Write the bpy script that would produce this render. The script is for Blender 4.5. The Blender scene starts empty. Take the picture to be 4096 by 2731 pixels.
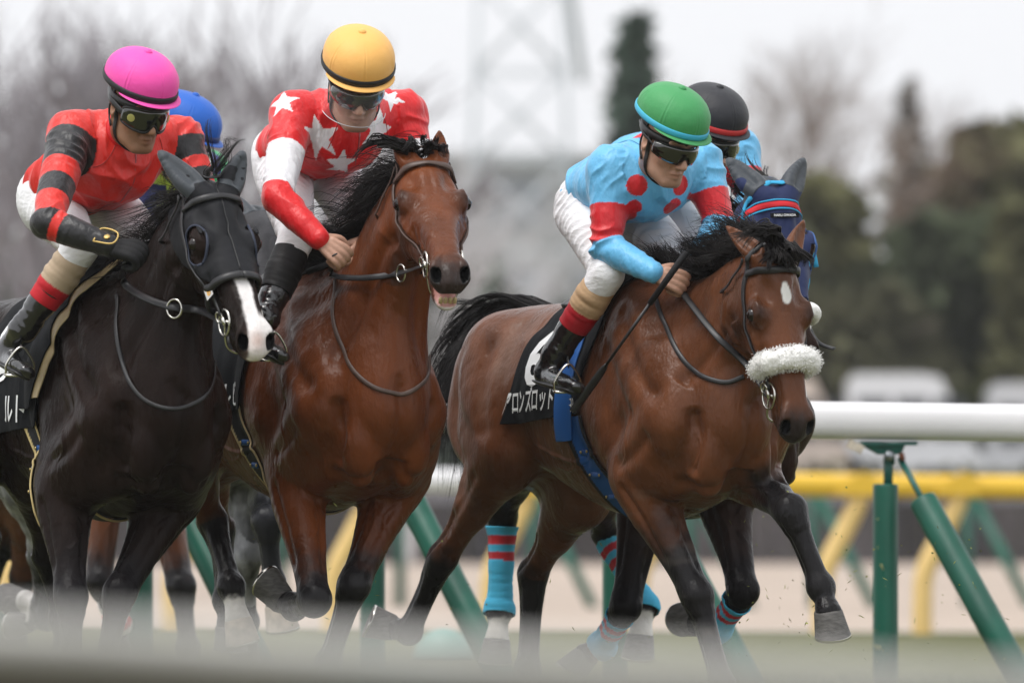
import bpy, math, random
import numpy as np
from mathutils import Vector
from mathutils.bvhtree import BVHTree

R = math.radians
scene = bpy.context.scene
COL = scene.collection

# ---------------------------------------------------------------- camera, sky, sun, exposure
CAM_Y, CAM_Z, FOC, HOR = -30.0, 0.62, 36000.0, 2206.0
cam_d = bpy.data.cameras.new('camera')
cam_d.sensor_width = 36.0
cam_d.lens = FOC / 4096.0 * 36.0
cam_d.shift_y = (HOR - 1365.5) / 4096.0
cam_d.clip_start = 0.5
cam_d.clip_end = 3000.0
cam_d.dof.use_dof = True
cam_d.dof.focus_distance = 29.6
cam_d.dof.aperture_fstop = 3.7
cam = bpy.data.objects.new('camera', cam_d)
cam.location = (0, CAM_Y, CAM_Z)
cam.rotation_euler = (R(90), 0, 0)
COL.objects.link(cam)
scene.camera = cam

SUN_EL, SUN_AZ = 66.0, 232.0     # overcast: a broad, weak sun from the upper left, behind the camera
world = bpy.data.worlds.new('World')
scene.world = world
world.use_nodes = True
wn, wl = world.node_tree.nodes, world.node_tree.links
for n in list(wn): wn.remove(n)
sky = wn.new('ShaderNodeTexSky')
sky.sky_type = 'NISHITA'
sky.sun_disc = False
sky.sun_elevation = R(SUN_EL)
sky.sun_rotation = R(SUN_AZ)
sky.dust_density = 5.0
hsv = wn.new('ShaderNodeHueSaturation'); hsv.inputs['Saturation'].default_value = 0.15
wl.new(sky.outputs[0], hsv.inputs['Color'])
b1 = wn.new('ShaderNodeBackground'); b1.inputs['Strength'].default_value = 0.05
wl.new(hsv.outputs[0], b1.inputs['Color'])
b2 = wn.new('ShaderNodeBackground'); b2.inputs['Color'].default_value = (0.955, 0.965, 1.0, 1); b2.inputs['Strength'].default_value = 0.86
ad = wn.new('ShaderNodeAddShader'); wo = wn.new('ShaderNodeOutputWorld')
wl.new(b1.outputs[0], ad.inputs[0]); wl.new(b2.outputs[0], ad.inputs[1]); wl.new(ad.outputs[0], wo.inputs['Surface'])
sd = bpy.data.lights.new('sun', 'SUN'); sd.energy = 1.8; sd.angle = R(28); sd.color = (1, 0.97, 0.93)
so = bpy.data.objects.new('sun', sd); COL.objects.link(so)
az, el = R(SUN_AZ), R(SUN_EL)
sv = Vector((math.sin(az) * math.cos(el), math.cos(az) * math.cos(el), math.sin(el)))
so.rotation_euler = sv.to_track_quat('Z', 'Y').to_euler()
scene.view_settings.view_transform = 'Standard'
scene.view_settings.look = 'None'
scene.view_settings.exposure = 0.12
scene.view_settings.gamma = 1.0
scene.cycles.max_bounces = 6
scene.cycles.transparent_max_bounces = 8

# ---------------------------------------------------------------- small helpers
def A3(*a): return np.array(a, dtype=np.float64)
def unit(v):
    v = np.asarray(v, dtype=np.float64)
    return v / (np.linalg.norm(v) + 1e-12)
def at(px, py, Y):
    """photo pixel + real depth -> a point in the place"""
    k = (Y - CAM_Y) / FOC
    return A3((px - 2048.0) * k, Y, CAM_Z + (HOR - py) * k)
def lerp(a, b, t): return a + (b - a) * t
def sstep(a, b, x):
    t = np.clip((x - a) / (b - a), 0, 1)
    return t * t * (3 - 2 * t)

def tag(o, label=None, cat=None, group=None, kind=None):
    if label: o['label'] = label
    if cat: o['category'] = cat
    if group: o['group'] = group
    if kind: o['kind'] = kind
    return o
def empty(name, loc, **kw):
    o = bpy.data.objects.new(name, None)
    o.location = loc; o.empty_display_size = 0.1
    COL.objects.link(o)
    return tag(o, **kw)
def set_parent(o, p):
    o.parent = p
    if p is not None:
        root = p
        off = Vector((0, 0, 0))
        while root is not None:
            off += Vector(root.location); root = root.parent
        o.location = -off
def add_mesh(name, V, F, mat=None, parent=None, col=None, smooth=True, mats=None, fm=None):
    """F: (n,4) or (n,3) array, or list of lists"""
    me = bpy.data.meshes.new(name)
    V = np.asarray(V, dtype=np.float32)
    if isinstance(F, np.ndarray):
        n, k = F.shape
        me.vertices.add(len(V)); me.vertices.foreach_set('co', V.ravel())
        me.loops.add(n * k); me.loops.foreach_set('vertex_index', F.astype(np.int32).ravel())
        me.polygons.add(n)
        me.polygons.foreach_set('loop_start', np.arange(0, n * k, k, dtype=np.int32))
        me.polygons.foreach_set('loop_total', np.full(n, k, dtype=np.int32))
    else:
        me.from_pydata([tuple(map(float, v)) for v in V], [], [tuple(map(int, f)) for f in F])
    me.update(calc_edges=True)
    me.validate()
    if smooth:
        me.polygons.foreach_set('use_smooth', np.ones(len(me.polygons), dtype=bool))
    if mats:
        for m in mats: me.materials.append(m)
        if fm is not None and len(fm) == len(me.polygons):
            me.polygons.foreach_set('material_index', np.asarray(fm, dtype=np.int32))
    elif mat: me.materials.append(mat)
    if col is not None and len(col) == len(me.vertices):
        at_ = me.color_attributes.new('col', 'FLOAT_COLOR', 'POINT')
        c4 = np.ones((len(V), 4), dtype=np.float32); c4[:, :3] = col
        at_.data.foreach_set('color', c4.ravel())
    o = bpy.data.objects.new(name, me)
    COL.objects.link(o)
    if parent is not None: set_parent(o, parent)
    return o

class MB:
    """collects simple shapes into one mesh"""
    def __init__(s): s.V = []; s.F = []; s.n = 0
    def add(s, V, F):
        V = np.asarray(V, float); s.V.append(V)
        s.F += [[i + s.n for i in f] for f in F]; s.n += len(V); return s
    def box(s, c, h, ax=None, bev=0.0):
        c = A3(*c); ax = np.eye(3) if ax is None else np.asarray(ax)
        V = []
        for z in (-1, 1):
            for (x, y) in ((-1, -1), (1, -1), (1, 1), (-1, 1)):
                V.append(c + ax[0] * x * h[0] + ax[1] * y * h[1] + ax[2] * z * h[2])
        return s.add(V, [[3, 2, 1, 0], [4, 5, 6, 7], [0, 1, 5, 4], [1, 2, 6, 5], [2, 3, 7, 6], [3, 0, 4, 7]])
    def tube(s, P, r, n=8, flat=1.0, up=None, caps=True):
        """tube along P; r scalar or list; flat = thickness ratio across 'up'"""
        P = np.asarray(P, float); m = len(P)
        r = np.full(m, r) if np.isscalar(r) else np.asarray(r, float)
        T = np.gradient(P, axis=0); T /= (np.linalg.norm(T, axis=1)[:, None] + 1e-12)
        if up is None:
            N = np.zeros_like(P); a = A3(0, 0, 1) if abs(T[0][2]) < 0.9 else A3(1, 0, 0)
            cur = unit(a - T[0] * a.dot(T[0]))
            for i in range(m):
                cur = unit(cur - T[i] * cur.dot(T[i])); N[i] = cur
        else:
            N = np.asarray(up, float)
            if N.ndim == 1: N = np.tile(N, (m, 1))
            N = N - T * (N * T).sum(1)[:, None]; N /= (np.linalg.norm(N, axis=1)[:, None] + 1e-12)
        B = np.cross(T, N)
        V = []
        for i in range(m):
            for j in range(n):
                a = 2 * math.pi * j / n
                V.append(P[i] + r[i] * (B[i] * math.cos(a) + N[i] * math.sin(a) * flat))
        F = []
        for i in range(m - 1):
            for j in range(n):
                k = (j + 1) % n
                F.append([i * n + j, i * n + k, (i + 1) * n + k, (i + 1) * n + j])
        if caps:
            F.append(list(range(n))[::-1]); F.append([(m - 1) * n + j for j in range(n)])
        return s.add(V, F)
    def lathe(s, c, prof, ax=None, n=32, sx=1.0, sy=1.0):
        """prof: (radius, height)"""
        c = A3(*c); ax = np.eye(3) if ax is None else np.asarray(ax)
        V = []
        for (r, h) in prof:
            for j in range(n):
                a = 2 * math.pi * j / n
                V.append(c + ax[0] * r * sx * math.cos(a) + ax[1] * r * sy * math.sin(a) + ax[2] * h)
        F = []
        for i in range(len(prof) - 1):
            for j in range(n):
                k = (j + 1) % n
                F.append([i * n + j, i * n + k, (i + 1) * n + k, (i + 1) * n + j])
        F.append(list(range(n))[::-1]); F.append([(len(prof) - 1) * n + j for j in range(n)])
        return s.add(V, F)
    def torus(s, c, ax, Rr, r, n=24, m=8, sx=1.0):
        P = [A3(*c) + ax[0] * Rr * sx * math.cos(2 * math.pi * i / n) + ax[1] * Rr * math.sin(2 * math.pi * i / n) for i in range(n + 1)]
        return s.tube(P, r, m, caps=False)
    def build(s, name, mat=None, parent=None, smooth=True, **kw):
        return add_mesh(name, np.concatenate(s.V), s.F, mat, parent, smooth=smooth, **kw)

def crom(P, n):
    """Catmull-Rom through rows of P, n samples per span"""
    P = np.asarray(P, float)
    if len(P) == 2: return np.array([lerp(P[0], P[1], t) for t in np.linspace(0, 1, n + 1)])
    Q = np.vstack([2 * P[0] - P[1], P, 2 * P[-1] - P[-2]])
    out = []
    for i in range(1, len(Q) - 2):
        for t in np.arange(n) / n:
            a, b, c, d = Q[i - 1], Q[i], Q[i + 1], Q[i + 2]
            out.append(0.5 * (2 * b + (c - a) * t + (2 * a - 5 * b + 4 * c - d) * t * t + (3 * b - a - 3 * c + d) * t ** 3))
    out.append(P[-1])
    return np.array(out)

# value noise on arrays
def _hash(i, j, k, s):
    h = (i.astype(np.int64) * 374761393 + j.astype(np.int64) * 668265263 + k.astype(np.int64) * 2147483647 + s * 144665) & 0x7fffffff
    h = ((h ^ (h >> 13)) * 1274126177) & 0x7fffffff
    return ((h ^ (h >> 16)) & 0xffff).astype(np.float64) / 65535.0
def vnoise(P, seed=0):
    P = np.asarray(P, float)
    I = np.floor(P).astype(np.int64); f = P - I; f = f * f * (3 - 2 * f)
    r = 0
    for dx in (0, 1):
        for dy in (0, 1):
            for dz in (0, 1):
                w = (f[:, 0] if dx else 1 - f[:, 0]) * (f[:, 1] if dy else 1 - f[:, 1]) * (f[:, 2] if dz else 1 - f[:, 2])
                r = r + w * _hash(I[:, 0] + dx, I[:, 1] + dy, I[:, 2] + dz, seed)
    return r * 2 - 1
def fnoise(P, seed=0, o=3):
    r = 0; a = 1.0; P = np.asarray(P, float)
    for i in range(o):
        r = r + a * vnoise(P * (2 ** i), seed + i); a *= 0.5
    return r

# ---------------------------------------------------------------- signed-distance modelling
class SDF:
    """smooth union of soft shapes, turned into one continuous quad mesh (surface nets)"""
    def __init__(s, vox): s.vox = vox; s.prims = []
    def chain(s, st, lat=None, k=0.03, n=3, sub=False):
        """st rows: x,y,z, r_lateral, r_other ; lat: lateral unit vector (or None = round) or one per row"""
        st = np.asarray(st, float)
        if lat is None: lat = A3(1, 0, 0)
        lat = np.asarray(lat, float)
        L = np.tile(lat, (len(st), 1)) if lat.ndim == 1 else lat
        S = crom(np.hstack([st, L]), n)
        S[:, 3:5] = np.maximum(S[:, 3:5], 0.002)
        s.prims.append(('c', S, k, sub)); return s
    def limb(s, pts, rad, k=0.03, n=3, sub=False):
        return s.chain([list(p) + [r, r] for p, r in zip(pts, rad)], None, k, n, sub)
    def ell(s, c, r, ax=None, k=0.03, sub=False):
        s.prims.append(('e', A3(*c), A3(*r), np.eye(3) if ax is None else np.asarray(ax, float), k, sub)); return s
    def _box(s, lo, hi):
        i0 = np.maximum(np.floor((lo - s.lo) / s.vox).astype(int), 0)
        i1 = np.minimum(np.ceil((hi - s.lo) / s.vox).astype(int) + 1, s.N)
        return i0, i1
    def _grid(s, i0, i1):
        g = [(s.lo[a] + s.vox * np.arange(i0[a], i1[a])).astype(np.float32) for a in range(3)]
        return g[0][:, None, None], g[1][None, :, None], g[2][None, None, :]
    def solve(s, smooth=2):
        lo = np.full(3, 1e9); hi = -lo
        for p in s.prims:
            if p[-1]: continue
            if p[0] == 'c':
                r = p[1][:, 3:5].max(1)[:, None]
                lo = np.minimum(lo, (p[1][:, :3] - r).min(0)); hi = np.maximum(hi, (p[1][:, :3] + r).max(0))
            else:
                r = p[2].max(); lo = np.minimum(lo, p[1] - r); hi = np.maximum(hi, p[1] + r)
        pad = 0.05 + 3 * s.vox
        s.lo = lo - pad; s.N = np.ceil((hi + pad - s.lo) / s.vox).astype(int) + 1
        D = np.full(s.N, 0.3, dtype=np.float32)
        for p in s.prims:
            k = p[-2]; m = k + 4 * s.vox
            if p[0] == 'c':
                S = p[1]; rr = S[:, 3:5].max(1)[:, None] + m
                i0, i1 = s._box((S[:, :3] - rr).min(0), (S[:, :3] + rr).max(0))
                if (i1 <= i0).any(): continue
                T = np.full(i1 - i0, 0.3, dtype=np.float32)
                for a, b in zip(S[:-1], S[1:]):
                    r_ = max(a[3:5].max(), b[3:5].max()) + m
                    j0, j1 = s._box(np.minimum(a[:3], b[:3]) - r_, np.maximum(a[:3], b[:3]) + r_)
                    j0 = np.maximum(j0, i0); j1 = np.minimum(j1, i1)
                    if (j1 <= j0).any(): continue
                    X, Y, Z = s._grid(j0, j1)
                    X = X - np.float32(a[0]); Y = Y - np.float32(a[1]); Z = Z - np.float32(a[2])
                    ab = (b[:3] - a[:3]); L2 = float(ab.dot(ab)) + 1e-12
                    t = np.clip((X * np.float32(ab[0] / L2) + Y * np.float32(ab[1] / L2) + Z * np.float32(ab[2] / L2)), 0, 1)
                    X = X - t * np.float32(ab[0]); Y = Y - t * np.float32(ab[1]); Z = Z - t * np.float32(ab[2])
                    la = unit(a[5:8] + b[5:8]).astype(np.float32)
                    l2 = (X * la[0] + Y * la[1] + Z * la[2]) ** 2
                    o2 = np.maximum(X * X + Y * Y + Z * Z - l2, 0)
                    ra = a[3] + t * np.float32(b[3] - a[3]); rb = a[4] + t * np.float32(b[4] - a[4])
                    d = (np.sqrt(l2 / (ra * ra) + o2 / (rb * rb)) - 1) * np.minimum(ra, rb)
                    q0 = j0 - i0; q1 = j1 - i0
                    sl = tuple(slice(q0[x], q1[x]) for x in range(3))
                    T[sl] = np.minimum(T[sl], d)
            else:
                c, r, ax = p[1], p[2], p[3]
                h = np.sqrt(((ax * r[:, None]) ** 2).sum(0)) + m
                i0, i1 = s._box(c - h, c + h)
                if (i1 <= i0).any(): continue
                X, Y, Z = s._grid(i0, i1)
                X = X - np.float32(c[0]); Y = Y - np.float32(c[1]); Z = Z - np.float32(c[2])
                k0 = 0; k1 = 0
                for a in range(3):
                    q = (X * np.float32(ax[a][0]) + Y * np.float32(ax[a][1]) + Z * np.float32(ax[a][2])) / np.float32(r[a])
                    k0 = k0 + q * q; k1 = k1 + (q / np.float32(r[a])) ** 2
                k0 = np.sqrt(k0); k1 = np.sqrt(k1) + np.float32(1e-6)
                T = k0 * (k0 - 1) / k1
            sl = tuple(slice(i0[x], i1[x]) for x in range(3))
            Dv = D[sl]
            if p[-1]:
                h = np.maximum(k - np.abs(Dv + T), 0) / max(k, 1e-6)
                D[sl] = np.maximum(Dv, -T) + h * h * np.float32(k * 0.25)
            else:
                h = np.maximum(k - np.abs(Dv - T), 0) / max(k, 1e-6)
                D[sl] = np.minimum(Dv, T) - h * h * np.float32(k * 0.25)
        return s._nets(D, smooth)
    def _nets(s, D, smooth):
        neg = D < 0
        c = [neg[x:neg.shape[0] - 1 + x, y:neg.shape[1] - 1 + y, z:neg.shape[2] - 1 + z] for x in (0, 1) for y in (0, 1) for z in (0, 1)]
        cnt = sum(q.astype(np.uint8) for q in c)
        idx = np.argwhere((cnt > 0) & (cnt < 8))
        ids = np.full(cnt.shape, -1, dtype=np.int32)
        ids[tuple(idx.T)] = np.arange(len(idx))
        P = np.zeros((len(idx), 3)); W = np.zeros(len(idx))
        corners = [A3(x, y, z).astype(int) for x in (0, 1) for y in (0, 1) for z in (0, 1)]
        vals = [D[tuple((idx + q).T)].astype(np.float64) for q in corners]
        for a in range(8):
            for b in range(a + 1, 8):
                if abs(corners[a] - corners[b]).sum() != 1: continue
                va, vb = vals[a], vals[b]; m = (va < 0) != (vb < 0)
                t = np.where(m, va / np.where(m, va - vb, 1), 0)
                p = corners[a][None] + t[:, None] * (corners[b] - corners[a])[None]
                P[m] += p[m]; W[m] += 1
        V = s.lo + s.vox * (idx + P / W[:, None])
        F = []
        for ax in range(3):
            o = [a for a in range(3) if a != ax]
            sl0 = [slice(1, -1)] * 3; sl1 = [slice(1, -1)] * 3
            sl0[ax] = slice(0, -1); sl1[ax] = slice(1, None)
            n0, n1 = neg[tuple(sl0)], neg[tuple(sl1)]
            e = np.argwhere(n0 != n1); flip = n0[tuple(e.T)]
            e[:, o[0]] += 1; e[:, o[1]] += 1
            q = []
            for (da, db) in ((-1, -1), (0, -1), (0, 0), (-1, 0)):
                cc = e.copy(); cc[:, o[0]] += da; cc[:, o[1]] += db
                q.append(ids[tuple(cc.T)])
            q = np.stack(q, 1)
            if ax == 1: flip = ~flip
            q[~flip] = q[~flip][:, ::-1]
            F.append(q)
        F = np.concatenate(F); F = F[(F >= 0).all(1)]
        for _ in range(smooth):
            V = relax(V, F)
        return V, F
def relax(V, F, w=0.5):
    acc = np.zeros_like(V); n = np.zeros(len(V))
    k = F.shape[1]
    for i in range(k):
        a, b = F[:, i], F[:, (i + 1) % k]
        for x in range(3):
            acc[:, x] += np.bincount(a, V[b, x], len(V)) + np.bincount(b, V[a, x], len(V))
        n += np.bincount(a, None, len(V)) + np.bincount(b, None, len(V))
    return V + w * (acc / np.maximum(n, 1)[:, None] - V)
def normals(V, F):
    fn = np.cross(V[F[:, 2]] - V[F[:, 0]], V[F[:, -1]] - V[F[:, 1]]) if F.shape[1] == 4 else np.cross(V[F[:, 1]] - V[F[:, 0]], V[F[:, 2]] - V[F[:, 0]])
    N = np.zeros_like(V)
    for i in range(F.shape[1]):
        for x in range(3): N[:, x] += np.bincount(F[:, i], fn[:, x], len(V))
    return N / (np.linalg.norm(N, axis=1)[:, None] + 1e-12)

class Surf:
    """a finished surface that straps, cloths and marks can be laid on"""
    def __init__(s, V, F):
        s.V, s.F = V, F; s.N = normals(V, F)
        s.bvh = BVHTree.FromPolygons([Vector(v) for v in V], [list(f) for f in F])
    def near(s, p, off=0.0):
        c, n, i, d = s.bvh.find_nearest(Vector(p))
        n = A3(*n); return A3(*c) + n * off, n
    def ray(s, o, d, off=0.0, far=3.0):
        c, n, i, t = s.bvh.ray_cast(Vector(o), Vector(d), far)
        if c is None: return None, None
        n = A3(*n); return A3(*c) + n * off, n
    def clip(s, f, off, thick, name, mat, parent=None, colf=None, bump=None):
        """a garment: the part of the surface where f>0, lifted by off, with real thickness"""
        tri = np.vstack([s.F[:, [0, 1, 2]], s.F[:, [0, 2, 3]]]) if s.F.shape[1] == 4 else s.F
        ft = f[tri]; c = (ft > 0).sum(1)
        N = s.N
        keep = [tri[c == 3]]
        V = [s.V]; NN = [N]; base = len(s.V); cache = {}
        newV, newN, extra = [], [], []
        def cut(a, b):
            key = (min(a, b), max(a, b))
            if key not in cache:
                t = f[a] / (f[a] - f[b])
                newV.append(lerp(s.V[a], s.V[b], t)); newN.append(unit(lerp(N[a], N[b], t)))
                cache[key] = base + len(newV) - 1
            return cache[key]
        for T in tri[(c == 1) | (c == 2)]:
            a, b, d = T
            ins = [f[a] > 0, f[b] > 0, f[d] > 0]
            T = list(T)
            if sum(ins) == 1:
                while not f[T[0]] > 0: T = T[1:] + T[:1]
                extra.append([T[0], cut(T[0], T[1]), cut(T[0], T[2])])
            else:
                while f[T[0]] > 0: T = T[1:] + T[:1]
                p, q = cut(T[0], T[1]), cut(T[0], T[2])
                extra.append([p, T[1], T[2]]); extra.append([p, T[2], q])
        Fa = np.vstack([keep[0]] + ([np.array(extra, dtype=np.int64)] if extra else []))
        if len(Fa) == 0: return None
        Va = np.vstack([s.V] + ([np.array(newV)] if newV else [])); Na = np.vstack([N] + ([np.array(newN)] if newN else []))
        u, inv = np.unique(Fa.ravel(), return_inverse=True)
        Va, Na, Fa = Va[u], Na[u], inv.reshape(-1, 3)
        lift = off if bump is None else off + bump(Va)
        lift = np.broadcast_to(lift, (len(Va),))[:, None]
        top, bot = Va + Na * (lift + thick), Va + Na * np.minimum(lift, lift)
        E = np.vstack([Fa[:, [0, 1]], Fa[:, [1, 2]], Fa[:, [2, 0]]])
        key = {}
        for a, b in E: key[(a, b)] = 1
        rim = [(a, b) for (a, b) in key if (b, a) not in key]
        n = len(Va)
        rimf = []
        for a, b in rim: rimf += [[b, a, a + n], [b, a + n, b + n]]
        FF = np.vstack([Fa, Fa[:, ::-1] + n] + ([np.array(rimf)] if rimf else []))
        VV = np.vstack([top, bot])
        col = colf(np.vstack([Va, Va])) if colf else None
        return add_mesh(name, VV, FF, mat, parent, col=col), VV, FF
    def strap(s, pts, w, th, name=None, mat=None, parent=None, off=0.002, n=10, mb=None, lift=None):
        """a flat strap lying on the surface along pts"""
        P = crom(pts, n); Q, Nn = [], []
        for i, p in enumerate(P):
            q, nn = s.near(p, off + th)
            Q.append(q); Nn.append(nn)
        Q = np.array(Q); Nn = np.array(Nn)
        for _ in range(2):
            Q[1:-1] = (Q[:-2] + 2 * Q[1:-1] + Q[2:]) / 4; Nn[1:-1] = Nn[:-2] + Nn[1:-1] + Nn[2:]
        if lift is not None: Q = Q + Nn / np.linalg.norm(Nn, axis=1)[:, None] * np.interp(np.linspace(0, 1, len(Q)), np.linspace(0, 1, len(lift)), lift)[:, None]
        m = mb or MB()
        m.tube(Q, w / 2, 8, flat=2 * th / w, up=Nn)
        return m if mb is not None or name is None else m.build(name, mat, parent)

def strands(mb, roots, dirs, length, rad, flow, grav=0.0, seg=6, wave=0.0, rng=random, clump=0.0):
    """hair: tapered three-sided strands; flow(p, t) -> direction"""
    for p, d in zip(roots, dirs):
        L = length * rng.uniform(0.55, 1.1); st = L / seg
        P = [A3(*p)]; d = unit(d)
        ph = A3(rng.uniform(-1, 1), rng.uniform(-1, 1), rng.uniform(-1, 1))
        for i in range(seg):
            t = (i + 1) / seg
            d = unit(d + flow(P[-1], t) * 0.55 + A3(0, 0, -grav * t) + ph * 0.16 + wave * np.sin(t * 9 + ph * 6))
            P.append(P[-1] + d * st)
        rr = rad * rng.uniform(0.6, 1.3)
        mb.tube(np.array(P), [rr * (1 - (i / seg) ** 2 * 0.9) for i in range(seg + 1)], 3, caps=False)
VOX = 0.0052

# ---------------------------------------------------------------- materials
MATS = {}
def mat(name, base=(0.5, 0.5, 0.5), rough=0.5, spec=0.5, metal=0.0, attr=False, bump=0.0, bscale=60.0, stretch=(1, 1, 1),
        var=0.0, vscale=8.0, sheen=0.0, coat=0.0, rvar=0.0, bump2=0.0, b2scale=8.0, alpha=1.0, trans=0.0, detail=4.0):
    if name in MATS: return MATS[name]
    m = bpy.data.materials.new(name); m.use_nodes = True
    n, l = m.node_tree.nodes, m.node_tree.links
    p = n['Principled BSDF']
    p.inputs['Base Color'].default_value = (*base, 1); p.inputs['Roughness'].default_value = rough
    p.inputs['Specular IOR Level'].default_value = spec; p.inputs['Metallic'].default_value = metal
    p.inputs['Sheen Weight'].default_value = sheen; p.inputs['Sheen Roughness'].default_value = 0.4
    p.inputs['Coat Weight'].default_value = coat; p.inputs['Coat Roughness'].default_value = 0.12
    p.inputs['Alpha'].default_value = alpha; p.inputs['Transmission Weight'].default_value = trans
    tc = n.new('ShaderNodeTexCoord'); mp = n.new('ShaderNodeMapping'); mp.inputs['Scale'].default_value = stretch
    l.new(tc.outputs['Object'], mp.inputs['Vector'])
    src = None
    if attr:
        a = n.new('ShaderNodeAttribute'); a.attribute_name = 'col'; src = a.outputs['Color']
    if var > 0:
        nz = n.new('ShaderNodeTexNoise'); nz.inputs['Scale'].default_value = vscale; nz.inputs['Detail'].default_value = 5
        l.new(mp.outputs[0], nz.inputs['Vector'])
        mr = n.new('ShaderNodeMapRange'); mr.inputs[1].default_value = 0.3; mr.inputs[2].default_value = 0.7
        mr.inputs[3].default_value = 1 - var; mr.inputs[4].default_value = 1 + var
        l.new(nz.outputs['Fac'], mr.inputs[0])
        mx = n.new('ShaderNodeVectorMath'); mx.operation = 'SCALE'
        if src is not None: l.new(src, mx.inputs[0])
        else: mx.inputs[0].default_value = base
        l.new(mr.outputs[0], mx.inputs['Scale'])
        src = mx.outputs[0]
    if src is not None: l.new(src, p.inputs['Base Color'])
    if rvar > 0:
        nz = n.new('ShaderNodeTexNoise'); nz.inputs['Scale'].default_value = 9; nz.inputs['Detail'].default_value = 4
        l.new(mp.outputs[0], nz.inputs['Vector'])
        mr = n.new('ShaderNodeMapRange'); mr.inputs[1].default_value = 0.35; mr.inputs[2].default_value = 0.65
        mr.inputs[3].default_value = rough - rvar; mr.inputs[4].default_value = rough + rvar
        l.new(nz.outputs['Fac'], mr.inputs[0]); l.new(mr.outputs[0], p.inputs['Roughness'])
    prev = None
    for (b, sc_) in ((bump2, b2scale), (bump, bscale)):
        if b <= 0: continue
        nz = n.new('ShaderNodeTexNoise'); nz.inputs['Scale'].default_value = sc_; nz.inputs['Detail'].default_value = detail
        l.new(mp.outputs[0], nz.inputs['Vector'])
        bp = n.new('ShaderNodeBump'); bp.inputs['Strength'].default_value = 1.0; bp.inputs['Distance'].default_value = b
        l.new(nz.outputs['Fac'], bp.inputs['Height'])
        if prev is not None: l.new(prev, bp.inputs['Normal'])
        prev = bp.outputs[0]
    if prev is not None: l.new(prev, p.inputs['Normal'])
    MATS[name] = m
    return m

M_COAT = mat('horse_coat', attr=True, rough=0.31, rvar=0.08, spec=0.20, var=0.26, vscale=9, bump=0.0016, bscale=130, stretch=(1, 1, 0.4), bump2=0.011, b2scale=19, detail=6, sheen=0.04)
M_DARKCOAT = mat('dark_horse_coat', attr=True, rough=0.30, rvar=0.08, spec=0.07, var=0.3, vscale=9, bump=0.0016, bscale=130, stretch=(1, 1, 0.4), bump2=0.010, b2scale=19, detail=6)
M_HAIR = mat('black_hair', (0.012, 0.010, 0.010), 0.42, 0.25, var=0.4, vscale=20)
M_HOOF = mat('hoof_horn', (0.10, 0.095, 0.09), 0.6, 0.35, var=0.35, vscale=40, bump=0.001, bscale=80, stretch=(1, 1, 3))
M_PALEHOOF = mat('pale_hoof_horn', (0.42, 0.36, 0.29), 0.6, 0.35, var=0.25, vscale=30)
M_EYE = mat('horse_eye', (0.010, 0.006, 0.005), 0.10, 0.5)
M_LEATHER = mat('black_leather', (0.016, 0.016, 0.018), 0.42, 0.5, var=0.25, vscale=40, bump=0.0006, bscale=300)
M_BROWNLEATHER = mat('brown_leather', (0.075, 0.045, 0.035), 0.45, 0.5, var=0.25, vscale=40, bump=0.0006, bscale=300)
M_STEEL = mat('polished_steel', (0.62, 0.60, 0.55), 0.22, 0.5, metal=1.0)
M_FLEECE = mat('white_fleece', (0.93, 0.92, 0.90), 0.95, 0.2, sheen=0.4, bump=0.008, bscale=70, detail=8)
M_CLOTH = mat('black_cloth', (0.008, 0.009, 0.011), 0.8, 0.12, sheen=0.02, var=0.2, vscale=15, bump=0.0008, bscale=250, bump2=0.006, b2scale=10)
M_WHITE = mat('white_print', (0.78, 0.79, 0.80), 0.7, 0.3)
M_PAINTED = mat('painted_cloth', attr=True, rough=0.72, spec=0.3, var=0.08, vscale=20, bump=0.0007, bscale=300, bump2=0.004, b2scale=14)

# ---------------------------------------------------------------- the ground
def ground_z(x, y):
    z = np.interp(y, [-60, -22, -17, 45, 110, 150, 400], [-.62, -.62, 0, 0, .41, 1.2, 2.0])
    return z
def ground_sheet(name, y0, y1, half, mat_, dz=0.0, ny=60, nx=40):
    ys = np.linspace(y0, y1, ny); xs = np.linspace(-half, half, nx)
    V = [(x, y, float(ground_z(x, y)) + dz + .012 * math.sin(x * 1.7 + y) * (1 if 40 < y < 108 else .3)) for y in ys for x in xs]
    F = np.array([[j * nx + i, j * nx + i + 1, (j + 1) * nx + i + 1, (j + 1) * nx + i] for j in range(ny - 1) for i in range(nx - 1)])
    o = add_mesh(name, V, F, mat_)
    return tag(o, kind='structure')
M_TURF = mat('turf', (0.11, 0.115, 0.050), 0.95, 0.1, var=0.35, vscale=3.5, bump=0.03, bscale=25)
M_DIRT = mat('track_sand', (0.42, 0.35, 0.295), 0.95, 0.1, var=0.16, vscale=0.9, stretch=(0.5, 1.6, 1), bump=0.03, bscale=6)
M_FIELD = mat('infield_grass', (0.07, 0.085, 0.04), 0.95, 0.1, var=0.4, vscale=1.5)
ground_sheet('turf_course', -60, 40, 60, M_TURF, ny=90)
ground_sheet('dirt_track', 39.7, 112, 90, M_DIRT, 0.004)
ground_sheet('infield', 111.5, 1200, 600, M_FIELD, -0.03, 40)

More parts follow.
